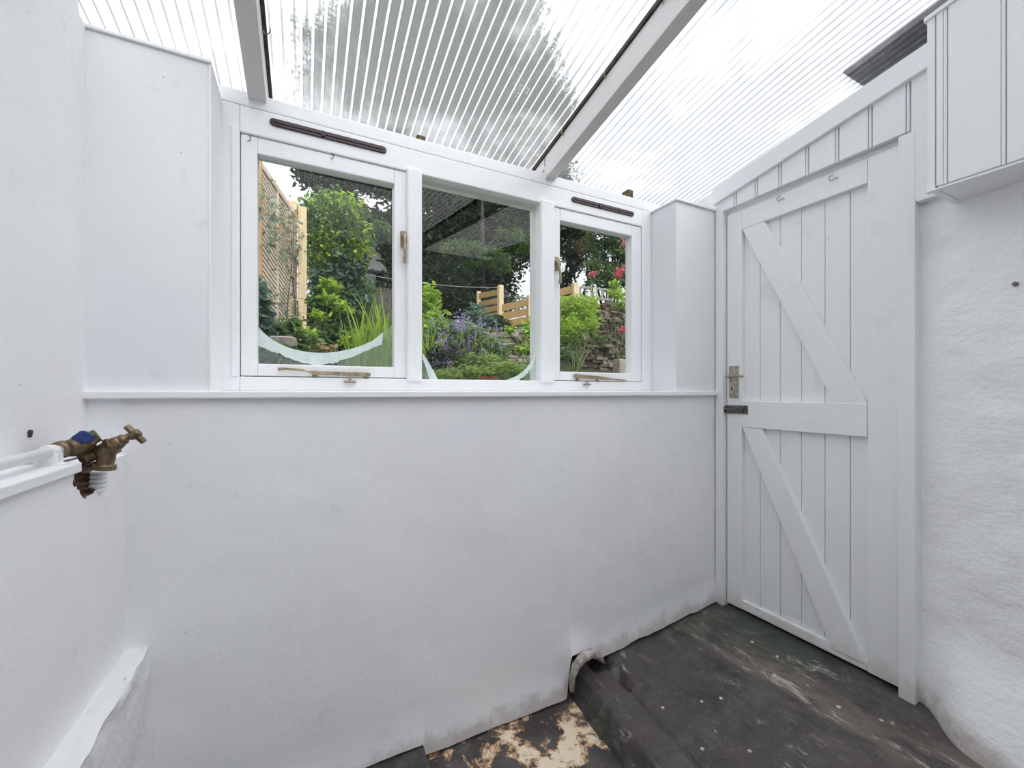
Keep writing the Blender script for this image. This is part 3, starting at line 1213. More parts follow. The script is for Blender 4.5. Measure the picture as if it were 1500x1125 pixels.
lb.tube([(XD - .016, yB + .045, zA), (XD - .030, yB + .045, zA - .006)], .005, 10)
for sy in (yA - .016, yB + .008):
    for sz in (zA - .014, zA + .014):
        lb.lathe((XD - .006, sy, sz), (-1, 0, 0), [(0, .0035), (.0015, .0028)], 10)
tag(lb.build('door_bolt', M['iron'], door, .001, 35), 'black iron bolt')
for u, v in ((1143, 291), (1220, 261)):
    p = atx(u, v, XD)
    pts = []
    for i in range(11):
        a = R(60 + 24 * i)
        pts.append(p + Vector((-.008, -.010 * math.cos(a), .010 * math.sin(a))))
    pts += [pts[-1] + Vector((.002, -.006, .002)), p + Vector((-.006, -.016, -.006)), p + Vector((.004, -.018, -.008))]
    MB().tube(pts, .0016, 7).build('cup_hook', M['oldbrass'], door, 0, 0)

# boxed cupboard at the top right
cb = empty('wall_cupboard', (1.80, .2, .616), 'white boarded cupboard boxed in high on the right wall', 'cupboard')
X0 = 1.706
YE = .566
zc = lambda y: zraf(y) + .02 - .03
body = MB()
body.box(X0 + .017, 1.93, YB + .02, YE - .019, .617, .64)
body.build('bottom_panel', M['woody'], cb, .002)
sp_ = MB()
sp_.hexa([(X0, YE - .018, .616), (1.935, YE - .018, .616), (1.935, YE, .616), (X0, YE, .616),
          (X0, YE - .018, zc(YE)), (1.935, YE - .018, zc(YE)), (1.935, YE, zc(YE)), (X0, YE, zc(YE))])
sp_.build('end_panel', M['wood'], cb, .002)
fpn = MB()
yy = [YE - .0195, YR(1388, X0), YR(1474, X0)]
while yy[-1] > YB + .1:
    yy.append(yy[-1] - .125)
for a, b in zip(yy[:-1], yy[1:]):
    for (p0, p1, th) in ((a - .0009, b + .0105, 0), (b + .0098, b + .0022, .002)):
        fpn.hexa([(X0 + th, p1, .622), (X0 + .016, p1, .622), (X0 + .016, p0, .622), (X0 + th, p0, .622),
                  (X0 + th, p1, zc(p1)), (X0 + .016, p1, zc(p1)), (X0 + .016, p0, zc(p0)), (X0 + th, p0, zc(p0))])
fpn.box(X0 + .012, X0 + .02, yy[-1], YE - .02, .624, 1.13)
fpn.build('front_panel', M['wood'], cb, .0022)
tt = MB()
y_0, y_1 = YB + .02, YE + .006
tt.hexa([(X0 - .006, y_0, zc(y_0) - .004), (X0 + .02, y_0, zc(y_0) - .004), (X0 + .02, y_1, zc(y_1) - .004), (X0 - .006, y_1, zc(y_1) - .004),
         (X0 - .006, y_0, zc(y_0) + .010), (X0 + .02, y_0, zc(y_0) + .010), (X0 + .02, y_1, zc(y_1) + .010), (X0 - .006, y_1, zc(y_1) + .010)])
tt.box(X0 - .004, X0 + .016, YB + .02, YE + .002, .609, .6155)
tt.build('edge_trim', M['woody'], cb, .002)

for (u, v, lab) in ((1488, 417, 'dark screw stub in the rough wall below the boxed cupboard'),):
    x, y, z = ray(u, v)
    yq = .43
    for _ in range(12):
        s = xr(yq, 0.25) / x
        yq = y * s
    p = Vector((x * s, y * s, z * s))
    pg = MB()
    pg.lathe(p + Vector((.012, 0, 0)), (-1, 0, .1), [(0, .005), (.016, .0065), (.020, .0065), (.021, .003)], 12)
    tag(pg.build('wall_screw', M['iron'], smooth=30), lab, 'screw')

# wall behind the camera
bw = MB().box(-.8, 2.2, YB - .25, YB, -1.4, 1.50)
tag(bw.build('wall_back', M['wall_left']), 'plain white house wall behind the viewer', 'wall', kind='structure')

# ================================================================== GARDEN


def interp(x, xs_, ys_):
    return float(np.interp(x, xs_, ys_))


def gz(x, y):
    z = interp(y, [1.75, 2.4, 3.2, 4.2, 5.2, 8, 12, 20, 40], [-.15, -.05, .08, .22, .62, 1.40, 2.3, 3.6, 4.5])
    return z + .03 * fbm(x, y, 0, 1.4)


M['soil'] = m_plain('mossy_garden_soil', (.055, .072, .03), .95, 0, .5, 18, .9, .1)
tag(grid_mesh(lin(-14, 22, 110), [1.76, 1.9, 2.1, 2.3, 2.5, 2.8, 3.1, 3.4, 3.8, 4.2, 4.7, 5.2, 6, 7, 8, 10, 12, 15, 20, 28, 40],
              lambda x, y: (x, y, gz(x, y))).build('ground', M['soil'], smooth=0), 'sloping dark garden soil rising behind the window', 'ground', kind='structure')


def leaf_arrays(c, size, up=.5, asp=.42, droop=0.0, rng=RNG):
    n = len(c)
    a = rng.normal(size=(n, 3))
    a[:, 2] = a[:, 2] * .6 + droop
    a /= np.linalg.norm(a, axis=1)[:, None]
    nr = rng.normal(size=(n, 3))
    nr[:, 2] = np.abs(nr[:, 2]) + up * 2
    nr[:, 1] -= up * .6
    b = np.cross(nr, a)
    b /= (np.linalg.norm(b, axis=1)[:, None] + 1e-9)
    nn = np.cross(a, b)
    L = (size * rng.uniform(.55, 1.35, n))[:, None]
    w = L * asp * .5
    v = np.empty((n, 6, 3))
    v[:, 0] = c
    v[:, 1] = c + a * L * .38 + b * w + nn * L * .07
    v[:, 2] = c + a * L + nn * L * -.05
    v[:, 3] = c + a * L * .38 - b * w + nn * L * .07
    v[:, 4] = c + a * L * .72 + b * w * .72 + nn * L * .04
    v[:, 5] = c + a * L * .72 - b * w * .72 + nn * L * .04
    return v


def leaf_mesh(name, c, size, mat, parent, up=.5, asp=.42, droop=0.0):
    v = leaf_arrays(np.asarray(c), size, up, asp, droop)
    n = len(v)
    # two halves folded on the mid rib: (0,1,4,2) and (0,2,5,3)
    base = np.arange(n)[:, None] * 6
    q = np.concatenate([base + np.array([0, 1, 4, 2]), base + np.array([0, 2, 5, 3])], 1).reshape(-1, 4)
    me = bpy.data.meshes.new(name)
    me.vertices.add(n * 6)
    me.vertices.foreach_set('co', v.reshape(-1).astype(np.float32))
    me.loops.add(len(q) * 4)
    me.loops.foreach_set('vertex_index', q.reshape(-1).astype(np.int32))
    me.polygons.add(len(q))
    me.polygons.foreach_set('loop_start', np.arange(0, len(q) * 4, 4, dtype=np.int32))
    me.update(calc_edges=True)
    me.materials.append(mat)
    o = bpy.data.objects.new(name, me)
    COL.objects.link(o)
    if parent is not None:
        o.parent = parent
        o.matrix_parent_inverse = Matrix.Translation(-Vector(parent.location))
    return o


def cloud(blobs, n, clump=.3, nc=24, rng=RNG, shell=.6):
    """leaf positions gathered in clumps on the outside of ellipsoids: blobs = (x, y, z, rx, ry, rz[, weight])"""
    w = np.array([b[3] * b[5] * (b[6] if len(b) > 6 else 1.0) for b in blobs])
    w = w / w.sum()
    out = []
    for b, ww in zip(blobs, w):
        k = int(n * ww)
        m = max(4, int(nc))
        d = rng.normal(size=(m, 3))
        d /= np.linalg.norm(d, axis=1)[:, None]
        cc = d * rng.uniform(shell, 1.0, (m, 1))
        idx = rng.integers(0, m, k)
        p = cc[idx] + rng.normal(size=(k, 3)) * clump * .55
        out.append(p * np.array(b[3:6]) + np.array(b[:3]))
    return np.concatenate(out)


def branches(base, tips, r, mat, name, parent, n=7):
    mb_ = MB()
    base = Vector(base)
    for t in tips:
        t = Vector(t)
        m_ = base.lerp(t, .5) + Vector((random.uniform(-.1, .1), random.uniform(-.1, .1), random.uniform(0, .12))) * (t - base).length
        mb_.tube([base, base.lerp(m_, .6), m_, m_.lerp(t, .55), t], [r, r * .85, r * .6, r * .4, r * .2], n)
    return mb_.build(name, mat, parent, 0, 0)


LF = {
    'dark': m_leaf('leaf_dark_evergreen', (.010, .022, .010), (.022, .045, .018), (.045, .085, .030), .25),
    'mid': m_leaf('leaf_mid_green', (.018, .042, .012), (.055, .12, .03), (.15, .25, .07), .35),
    'bright': m_leaf('leaf_bright_lime', (.05, .11, .015), (.18, .34, .035), (.42, .56, .08), .45),
    'lime': m_leaf('leaf_yellow_green', (.16, .28, .03), (.30, .46, .05), (.46, .58, .09), .5),
    'blue': m_leaf('leaf_blue_green', (.05, .10, .07), (.09, .17, .12), (.17, .26, .19), .3),
    'sage': m_leaf('leaf_grey_sage', (.10, .16, .11), (.18, .27, .20), (.34, .42, .33), .35),
    'pale': m_leaf('leaf_pale_sage', (.08, .15, .035), (.22, .35, .08), (.40, .50, .16), .4),
    'rust': m_leaf('leaf_rust_brown', (.12, .07, .03), (.20, .13, .06), (.28, .20, .10), .35),
    'purple': m_leaf('petal_purple', (.16, .11, .34), (.30, .21, .55), (.48, .38, .72), .4),
    'mauve': m_leaf('petal_mauve', (.16, .08, .20), (.25, .15, .32), (.36, .25, .44), .4),
    'pink': m_leaf('petal_crimson_pink', (.45, .03, .08), (.66, .08, .15), (.80, .22, .28), .35),
    'straw': m_leaf('dead_leaf_straw', (.30, .20, .10), (.48, .34, .18), (.62, .48, .30), .3),
    'olive': m_leaf('leaf_grey_olive', (.035, .06, .035), (.07, .11, .06), (.12, .17, .10), .3),
}
M['bark'] = m_timber('dark_bark', (.014, .012, .010), (.035, .03, .024))
M['stem'] = m_plain('green_stem', (.14, .22, .06), .6, 0, .3)
M['twig'] = m_plain('brown_twig', (.10, .07, .045), .8, 0, .3)
M['lattice'] = m_timber('lattice_timber', (.52, .43, .36), (.66, .57, .49))
M['post'] = m_timber('orange_brown_post', (.36, .21, .10), (.50, .33, .18))
M['post2'] = m_timber('pale_gold_post', (.60, .46, .28), (.74, .60, .40))
M['fence'] = m_timber('golden_fence_board', (.30, .19, .07), (.42, .29, .12), 'x')
M['grey_rail'] = m_timber('grey_weathered_rail', (.30, .29, .26), (.44, .42, .38))
M['picket'] = m_timber('dark_brown_picket', (.06, .055, .045), (.11, .10, .08))
M['house'] = m_plain('grey_white_render', (.62, .63, .62), .9, 0, .08)
M['slate'] = m_plain('slate_roof', (.10, .10, .11), .7, 0, .2)
M['winglass'] = m_plain('dark_window_glass', (.03, .03, .035), .15, 0, .1)
M['concrete'] = m_plain('grey_pink_concrete', (.33, .29, .26), .95, 0, .25, 25, .6)
M['terracotta'] = m_plain('terracotta', (.30, .11, .06), .8, 0, .25)
M['stone_pale'] = m_stone('pale_dry_stone', ((.26, .22, .18), (.40, .36, .31), (.56, .52, .46)))
M['stone_dark'] = m_stone('brown_dry_stone', ((.085, .066, .052), (.16, .125, .10), (.29, .24, .19)))

def B(u, v, Y, ru, rv, ry=None, w=1.0):
    """ellipsoid whose centre and radii are read off the photograph at depth Y"""
    p = at(u, v, Y)
    s = Y / ray(u, v)[1]
    return (p.x, p.y, p.z, ru * s * 1.1, ry or ru * s, rv * s, w)



# ---- big dark evergreen behind everything
tr = empty('evergreen_tree', (5.0, 13.2, 2.3), 'huge dark evergreen tree filling the view through middle pane and roof', 'tree')
bl = [B(562, 335, 13, 28, 22, None, 1.7), B(528, 322, 13, 22, 20, None, 1.7), B(575, 372, 13, 12, 20, None, 2), B(592, 345, 13.2, 18, 40, None, 2), B(478, 258, 13, 36, 26, None, 1.7), B(550, 262, 13, 38, 20, None, 1.7), B(500, 300, 13, 20, 26, None, 1.7), (1.2, 13, 7.9, 1.35, 1.4, 1.0, 1.0), (2.6, 13.4, 7.4, 1.5, 1.4, .9, 1.0), (1.5, 13.2, 9.6, 1.7, 1.5, 1.2), (3.6, 13, 9.5, 1.8, 1.6, 1.3),
      (3.5, 13.4, 5.9, 1.2, 1.2, .9, 1.2), (4.7, 13.0, 6.6, 1.5, 1.3, 1.0, 1.4), (6.2, 13.2, 6.9, 1.6, 1.3, 1.0, 1.4), (4.2, 13.3, 4.6, 1.3, 1.2, .9, 1.6), (5.8, 13.4, 5.3, 1.6, 1.2, .9, 1.6),
      (7.5, 13.2, 5.6, 1.0, 1.1, .7, 1.0), (5.2, 13.0, 8.5, 1.8, 1.6, 1.2), (7.2, 13.2, 8.6, 1.5, 1.5, 1.2), (2.4, 13.3, 11.4, 1.8, 1.6, 1.3), (4.6, 13.2, 11.6, 2.0, 1.6, 1.4),
      (6.6, 13.2, 10.8, 1.7, 1.6, 1.3), (8.0, 13.4, 10.2, 1.1, 1.2, 1.0), (3.5, 13.2, 13.4, 2.0, 1.7, 1.2), (5.8, 13.2, 13.2, 1.7, 1.5, 1.2), (4.2, 13.6, 3.7, 1.5, 1.0, .9, 1.8), (5.6, 13.6, 4.1, 1.3, 1.0, .8, 1.8),
      (3.2, 13.4, 4.2, .7, 1.0, 1.3, 1.3)]
leaf_mesh('foliage', cloud(bl, 135000, .36, 46), .19, LF['dark'], tr, .4, .45)
MB().tube([(5.0, 14.4, 2.0), (4.95, 14.3, 5), (4.9, 14.0, 9), (4.7, 13.4, 13)], [.5, .40, .25, .1], 12).build('trunk', M['bark'], tr, 0, 0)
branches((4.95, 14.3, 5.0), [(b[0], b[1] + .4, b[2]) for b in bl[:22]], .07, M['bark'], 'branches', tr)
# lighter fronds hanging in front of it
tl_ = empty('fir_tree', (4.4, 10.6, 2.1), 'lighter green fir with flat tiered branches before the dark evergreen', 'tree')
bl = [B(662, 368, 10.7, 16, 9, .4), B(685, 360, 10.5, 20, 7, .4), B(715, 375, 10.5, 26, 9, .5), B(730, 392, 10.6, 16, 6, .4), B(690, 388, 10.6, 14, 5, .4), B(765, 362, 10.8, 22, 8, .4), B(748, 342, 10.8, 20, 6, .4)]
leaf_mesh('foliage', cloud(bl, 3600, .42, 26), .10, LF['mid'], tl_, .5, .35, -.3)
MB().tube([(4.5, 10.9, 2.0), (4.5, 10.9, 4), (4.5, 10.9, 5.6)], [.12, .09, .03], 9).build('trunk', M['bark'], tl_, 0, 0)
branches((4.5, 10.9, 4.0), [b[:3] for b in bl], .04, M['bark'], 'branches', tl_)
# dark hedge below the trees
hg = empty('dark_hedge', (2.5, 9.8, 1.8), 'dark hedge below the evergreen behind the purple flowers', 'hedge')
bl = [(2.9 + .55 * i, 10.1, 2.15 + .12 * math.sin(i * 2.1), .55, .5, .62) for i in range(4)] + [(3.1, 10.3, 2.9, .5, .4, .5), (3.6, 10.4, 3.1, .5, .4, .5)]
leaf_mesh('foliage', cloud(bl, 13000, .34, 30), .10, LF['dark'], hg, .4)
branches((3.4, 10.2, 1.7), [b[:3] for b in bl], .03, M['twig'], 'branches', hg)
# tall mid-green bush behind the lime one
t3 = empty('tall_shrub', (.55, 7.2, 1.3), 'tall mid green leafy shrub below the evergreen in left pane', 'shrub')
bl = [(.42, 7.2, 2.1, .34, .4, .6), (.62, 7.3, 2.0, .26, .4, .5), (.25, 7.2, 2.7, .30, .4, .4), (.62, 7.2, 2.75, .30, .4, .35), (.5, 7.2, 1.5, .5, .4, .4), B(520, 345, 7.2, 20, 16), B(553, 338, 7.3, 18, 14)]
leaf_mesh('foliage', cloud(bl, 14000, .33, 30), .075, LF['mid'], t3, .5, .45)
branches((.6, 7.3, 1.2), [b[:3] for b in bl], .03, M['twig'], 'branches', t3)
t4 = empty('lime_shrub', (.28, 5.2, .8), 'bright lime leafy shrub beside the double fence post', 'shrub')
bl = [(.16, 5.2, 1.95, .20, .25, .26), (.38, 5.2, 2.1, .20, .25, .22), (.30, 5.15, 1.7, .25, .25, .25), (.55, 5.2, 1.75, .18, .2, .22), (.12, 5.2, 1.5, .18, .25, .25), (.40, 5.2, 1.4, .22, .25, .22), (.0, 5.3, 2.0, .12, .2, .16)]
leaf_mesh('foliage', cloud(bl, 2600, .38, 26), .055, LF['mid'], t4, .6, .55)
leaf_mesh('young_leaves', cloud(bl, 2000, .40, 30), .055, LF['bright'], t4, .7, .55)
branches((.25, 5.3, .75), [b[:3] for b in bl], .016, M['twig'], 'branches', t4)
t4b = empty('ivy_shrub', (.35, 5.0, .8), 'dark blue-green big-leaved shrub under the lime shrub', 'shrub')
bl = [(.30, 5.0, 1.15, .26, .25, .22), (.42, 5.05, 1.35, .18, .25, .25), (.46, 5.0, 1.0, .20, .25, .2), (.25, 5.0, .85, .25, .25, .2)]
leaf_mesh('foliage', cloud(bl, 1900, .36, 24), .065, LF['blue'], t4b, .5, .55)
leaf_mesh('dark_leaves', cloud(bl, 1900, .36, 24), .06, LF['dark'], t4b, .5, .55)
branches((.4, 5.05, .7), [b[:3] for b in bl], .014, M['twig'], 'branches', t4b)

# ---- left lattice fence
P1, P2 = Vector((-.295, 3.25, 0)), Vector((-.075, 4.25, 0))
lf = empty('lattice_fence', (-.2, 3.7, .4), 'timber fence of diagonal slats between tall posts on the left', 'fence')
pdir = (P2 - P1).normalized()
sl_ = MB()
z_0, z_1 = .42, 1.56
Lp = (P2 - P1).length


def pp(s, z):
    return Vector((P1.x + pdir.x * s, P1.y + pdir.y * s, z))


zz_ = z_0 + .02
while zz_ < z_1 + .20:
    # each slat falls gently towards the far end of the panel
    t0 = max(0.0, (zz_ - z_1) / .19)
    t1 = min(1.0, (zz_ - z_0) / .19)
    if t1 - t0 > .03:
        sl_.bar(pp(Lp * t0, zz_ - .19 * t0), pp(Lp * t1, zz_ - .19 * t1), .012, .021)
    zz_ += .037
sl_.build('slat_panel', M['lattice'], lf)
fr_ = MB()
fr_.bar(pp(0, z_1), pp(Lp, z_1 + .03), .03, .04)
fr_.bar(pp(0, z_0), pp(Lp, z_0), .03, .04)
for s in (.06, .45, .80):
    fr_.bar(pp(s, z_0), pp(s, z_1 + .02), .022, .03, up=(1, 0, 0))
fr_.build('panel_frame', M['lattice'], lf, .002)
tag(MB().box(P1.x - .035, P1.x + .035, P1.y - .04, P1.y + .03, .2, 1.75).build('post', M['post'], lf, .004), 'orange brown near post')
q = at(434, 400, 4.2)
tag(MB().box(q.x - .068, q.x + .004, 4.18, 4.26, .35, at(434, 296, 4.2).z).build('post', M['post2'], lf, .004), 'pale golden far post')
tag(MB().box(q.x + .016, q.x + .084, 4.10, 4.17, .35, at(446, 304, 4.12).z).build('post', M['post2'], lf, .004), 'pale golden far post, shorter of the pair')
hb2 = empty('neighbour_hedge', (-.55, 4.2, .3), 'dark hedge showing through the slats of the lattice fence', 'hedge')
bl = [(-.50, 4.0, .75, .20, .3, .4), (-.42, 4.4, .75, .20, .3, .4), (-.50, 4.0, 1.2, .18, .3, .28), (-.40, 4.5, 1.2, .18, .3, .28), (-.30, 4.9, .9, .15, .3, .5)]
leaf_mesh('foliage', cloud(bl, 3500, .36, 26), .07, LF['dark'], hb2, .4, .55)
branches((-.48, 4.2, .2), [b[:3] for b in bl], .014, M['twig'], 'branches', hb2)
# climbing plant on it
cl = empty('climbing_plant', (-.25, 3.5, .5), 'grey-green rambling climber over the top of the lattice fence', 'climber')
pts = []
for i in range(430):
    s = random.uniform(-.05, Lp + .05)
    z = random.choice([random.gauss(1.30, .10), random.gauss(1.12, .10), random.gauss(.60, .14)])
    p = pp(s, max(.4, min(1.55, z))) + Vector((random.gauss(.04, .03), random.gauss(-.04, .03), 0))
    pts.append(p)
leaf_mesh('foliage', np.array(pts), .045, LF['sage'], cl, .4, .55)
c2 = [Vector(p) + Vector((.02, -.02, .01)) for p in random.sample(pts, 150)]
leaf_mesh('dry_leaves', np.array(c2), .035, LF['straw'], cl, .4, .5)
vn = MB()
for i in range(2):
    s = random.uniform(.5 * Lp, Lp)
    s2 = s + random.uniform(-.3, .3)
    vn.tube([pp(s, .35) + Vector((.03, -.03, 0)), pp((s * 2 + s2) / 3, .75) + Vector((.04, -.05, 0)), pp(s2, 1.1) + Vector((.04, -.04, 0)), pp(s2 + random.uniform(-.1, .1), 1.45) + Vector((.04, -.04, 0))], [.006, .005, .004, .002], 5)
vn.build('stems', M['twig'], cl, 0, 0)
# stone cap on a stump
st = at(414, 500, 2.62)
so = MB()
so.lathe((st.x, 2.62, st.z - .035), (0, 0, 1), [(0, .05), (.004, .068), (.03, .073), (.052, .070), (.060, .055)], 22)
so.lathe((st.x + .01, 2.63, .0), (0, 0, 1), [(0, .05), (st.z - .034, .045)], 14)
for i, v in enumerate(so.v):
    so.v[i] = (v[0] + .006 * nz(*v, 30), v[1] + .006 * nz(v[1], v[2], v[0], 30), v[2] + .004 * nz(v[2], v[0], v[1], 25))
tag(so.build('stone_slab', M['concrete'], smooth=40), 'flat round grey stone below the lattice fence in left pane', 'stone')


def plant(name, label, cat, bl, n, size, lf_, base, clump=.34, nc=22, asp=.45, up=.5, droop=0, group=None):
    base = (base[0], base[1], gz(base[0], base[1]))
    e = empty(name, base, label, cat, group)
    leaf_mesh('foliage', cloud(bl, n, clump, nc), size, LF[lf_], e, up, asp, droop)
    branches(base, [b[:3] for b in bl] + [(b[0] + random.uniform(-1, 1) * b[3] * .6, b[1], b[2] + b[5] * .5) for b in bl], .006, M['stem'], 'stems', e, 5)
    return e


plant('ground_cover', 'low green ground cover around the round grey stone', 'ground cover',
      [B(400, 490, 2.9, 14, 16), B(425, 480, 2.95, 16, 14), B(452, 505, 2.8, 22, 18), B(385, 515, 2.45, 14, 16), B(440, 525, 2.5, 22, 14), B(475, 520, 2.6, 22, 14)], 1500, .045, 'mid', (at(430, 500, 2.8).x, 2.8, .2), asp=.6)
plant('ivy_plant', 'dark ivy at the foot of the near orange fence post', 'ivy',
      [B(381, 455, 2.7, 9, 22), B(384, 480, 2.7, 10, 16), B(379, 430, 2.75, 6, 16)], 420, .05, 'blue', (at(382, 470, 2.7).x, 2.72, .2), asp=.7)
plant('rose_shrub', 'fresh green leafy shrub right of the double fence post in left pane', 'shrub',
      [B(482, 425, 3.3, 16, 14), B(478, 455, 3.25, 22, 18), B(498, 470, 3.2, 22, 18), B(475, 490, 3.1, 24, 16), B(505, 500, 3.1, 22, 16), B(520, 480, 3.3, 16, 20)], 2400, .048, 'mid', (at(487, 500, 3.2).x, 3.2, .25), asp=.6)
plant('fresh_fern', 'yellow-green shoots topping the shrub right of double post', 'fern',
      [B(484, 418, 3.15, 11, 9), B(478, 440, 3.12, 15, 8), B(500, 452, 3.1, 12, 8), B(470, 462, 3.08, 10, 8), B(512, 500, 2.9, 12, 8), B(452, 490, 2.85, 10, 9)], 560, .042, 'bright', (at(484, 480, 3.1).x, 3.1, .3), asp=.55)


def blades(name, label, base, n, spread, h, mat, lean=.5, w=.008, group=None):
    h += base[2] - gz(base[0], base[1])
    base = (base[0], base[1], gz(base[0], base[1]))
    e = empty(name, base, label, 'grass', group)
    mb_ = MB()
    bx, by, bz = base
    for i in range(n):
        x, y = bx + random.gauss(0, spread), by + random.gauss(0, spread * .6)
        a = random.uniform(0, 2 * math.pi)
        l = random.uniform(.1, lean)
        H = h * random.uniform(.55, 1.08)
        d = Vector((math.cos(a), math.sin(a) * .6, 0))
        sd = Vector((-math.sin(a), math.cos(a), 0)) * w * random.uniform(.7, 1.3)
        if abs(sd.x) < w * .5:
            sd.x = w * .7
        vs = []
        K = 6
        for k in range(K + 1):
            t = k / K
            p = Vector((x, y, bz)) + d * (l * H * t * t) + Vector((0, 0, H * (t - .25 * l * t ** 3)))
            ww = sd * (1 - t ** 2.2) * (.6 + .4 * min(1, t * 4))
            vs += [p - ww, p + Vector((0, -.001, 0)) + Vector((d.y, -d.x, 0)) * .001, p + ww]
        fs = []
        for k in range(K):
            o = k * 3
            fs += [(o, o + 1, o + 4, o + 3), (o + 1, o + 2, o + 5, o + 4)]
        mb_.add(vs, fs)
    mb_.build('blades', LF[mat], e, 0, 0)
    return e


g1 = at(533, 520, 2.6)
blades('ornamental_grass', 'lime upright grass clump, left one of two in left pane', (g1.x, 2.6, .16), 30, .032, .42, 'lime', .35, .009)
g2 = at(569, 520, 2.5)
blades('ornamental_grass', 'lime upright grass clump, right one of two in left pane', (g2.x, 2.5, .16), 40, .035, .47, 'lime', .4, .009)
g3 = at(628, 520, 2.7)
blades('ornamental_grass', 'lime grass clump at the left edge of the middle pane', (g3.x, 2.7, .16), 40, .045, .36, 'lime', .6, .006)
fl_ = at(475, 511, 2.75)
lt = empty('fallen_leaves', (fl_.x, 2.75, .2), 'curled straw coloured dead leaves on the bed behind frosted crescent', 'dead leaves', kind='stuff')
leaf_mesh('leaf_litter', np.array([at(475 + random.gauss(0, 9), 512 + random.gauss(0, 3), 2.5) for _ in range(60)]), .03, LF['straw'], lt, .4, .6)

# ---- middle pane
gp = plant('yellow_shrub', 'yellow-green leafy shrub at left edge of the middle pane', 'shrub',
           [B(628, 440, 3.6, 12, 22), B(640, 460, 3.5, 12, 14), B(625, 480, 3.3, 14, 22), B(640, 500, 3.2, 16, 18)], 900, .055, 'bright', (at(630, 500, 3.4).x, 3.4, .3), asp=.5)
lav = empty('purple_flower_clump', (at(680, 520, 3.0).x, 3.0, .05), 'big clump of purple flower spikes in the middle pane', 'flowers')
bl = [B(650, 505, 2.95, 30, 28), B(690, 505, 3.0, 30, 28), B(720, 520, 2.95, 22, 24), B(660, 535, 2.75, 36, 18), B(715, 540, 2.75, 30, 14), B(635, 530, 2.8, 16, 20)]
leaf_mesh('foliage', cloud(bl, 3800, .36, 30), .045, LF['mid'], lav, .4, .28, .35)
leaf_mesh('pale_foliage', cloud(bl, 4200, .38, 36), .042, LF['pale'], lav, .4, .26, .4)
fs_, ft = [], []
stm = MB()
for i in range(170):
    u = random.gauss(678, 26)
    u = min(735, max(628, u))
    v = 472 + abs(u - 676) * .45 + abs(random.gauss(0, 34))
    if random.random() < .22:
        v = random.uniform(462, 482) + abs(u - 678) * .12
    v = min(v, 535)
    Y = random.uniform(2.7, 3.1)
    p = at(u, v, Y)
    for k in range(7):
        fs_.append(p + Vector((random.gauss(0, .011), random.gauss(0, .011), random.gauss(0, .022))))
    stm.tube([(p.x + random.uniform(-.03, .03), Y, p.z - .25), (p.x, Y, p.z - .1), (p.x, Y, p.z)], .0022, 4)
leaf_mesh('blossom', np.array(fs_), .020, LF['purple'], lav, .3, .75)
stm.build('stems', M['stem'], lav, 0, 0)
hb = empty('mauve_flowers', (at(648, 535, 2.6).x, 2.6, .12), 'dark mauve low flowers at lower left corner of middle pane', 'flowers')
bl = [B(640, 525, 2.6, 14, 12), B(655, 515, 2.65, 16, 10), B(648, 540, 2.5, 16, 10)]
leaf_mesh('blossom', cloud(bl, 420, .4, 20), .022, LF['mauve'], hb, .3, .7)
leaf_mesh('foliage', cloud(bl, 500, .4, 20), .035, LF['dark'], hb, .3, .4)
sv = empty('blue_salvia', (at(640, 470, 3.9).x, 3.9, .45), 'slender purple flower spikes by the yellow-green shrub', 'flowers')
leaf_mesh('blossom', np.array([at(random.gauss(637, 4), random.uniform(452, 482), 3.9) for _ in range(110)]), .024, LF['purple'], sv, .3, .7)
MB().tube([at(637, 500, 3.9), at(637, 480, 3.9), at(638, 455, 3.9)], .004, 5).build('stems', M['stem'], sv, 0, 0)
plant('grey_green_bush', 'rounded grey-green bush just above the purple flowers', 'bush',
      [B(692, 462, 4.8, 16, 8), B(715, 470, 4.9, 12, 8), B(700, 452, 5.0, 10, 6)], 700, .06, 'blue', (at(700, 475, 4.9).x, 4.9, .6))
plant('dark_bush', 'dark green bush at the foot of the golden fence corner post', 'bush',
      [B(725, 470, 6.4, 14, 9), B(738, 476, 6.3, 10, 8), B(712, 478, 6.4, 12, 8)], 800, .07, 'dark', (at(727, 485, 6.4).x, 6.4, 1.0))
plant('vine_plant', 'green leafy plant spilling over the pale stones in middle pane', 'plant',
      [B(778, 485, 3.5, 10, 14), B(785, 505, 3.3, 8, 18), B(768, 515, 3.3, 8, 8), B(786, 470, 3.6, 6, 8), B(750, 481, 3.7, 8, 3)], 700, .05, 'bright', (at(775, 515, 3.4).x, 3.4, .25), asp=.6)
plant('low_green_plants', 'low green plants along the bottom of the middle pane', 'plants',
      [B(690, 545, 2.45, 30, 8), B(740, 540, 2.5, 24, 12), B(650, 550, 2.3, 26, 7), B(765, 545, 2.4, 18, 10), B(715, 528, 2.7, 20, 10)], 2200, .032, 'pale', (at(705, 550, 2.45).x, 2.45, .02), asp=.3)
blades('bed_grass', 'short green grass tuft before the pale stones', (at(768, 545, 2.5).x, 2.5, .06), 40, .05, .15, 'bright', .5, .004)
pt = at(716, 554.5, 2.25)
po = MB().lathe((pt.x, 2.25, -.04), (0, 0, 1), [(0, .035), (pt.z + .03, .045), (pt.z + .032, .052), (pt.z + .052, .052), (pt.z + .052, .044), (pt.z + .03, .043)], 20)
tag(po.build('plant_pot', M['terracotta'], smooth=35), 'small dark terracotta pot at the bottom of the middle pane', 'plant pot')


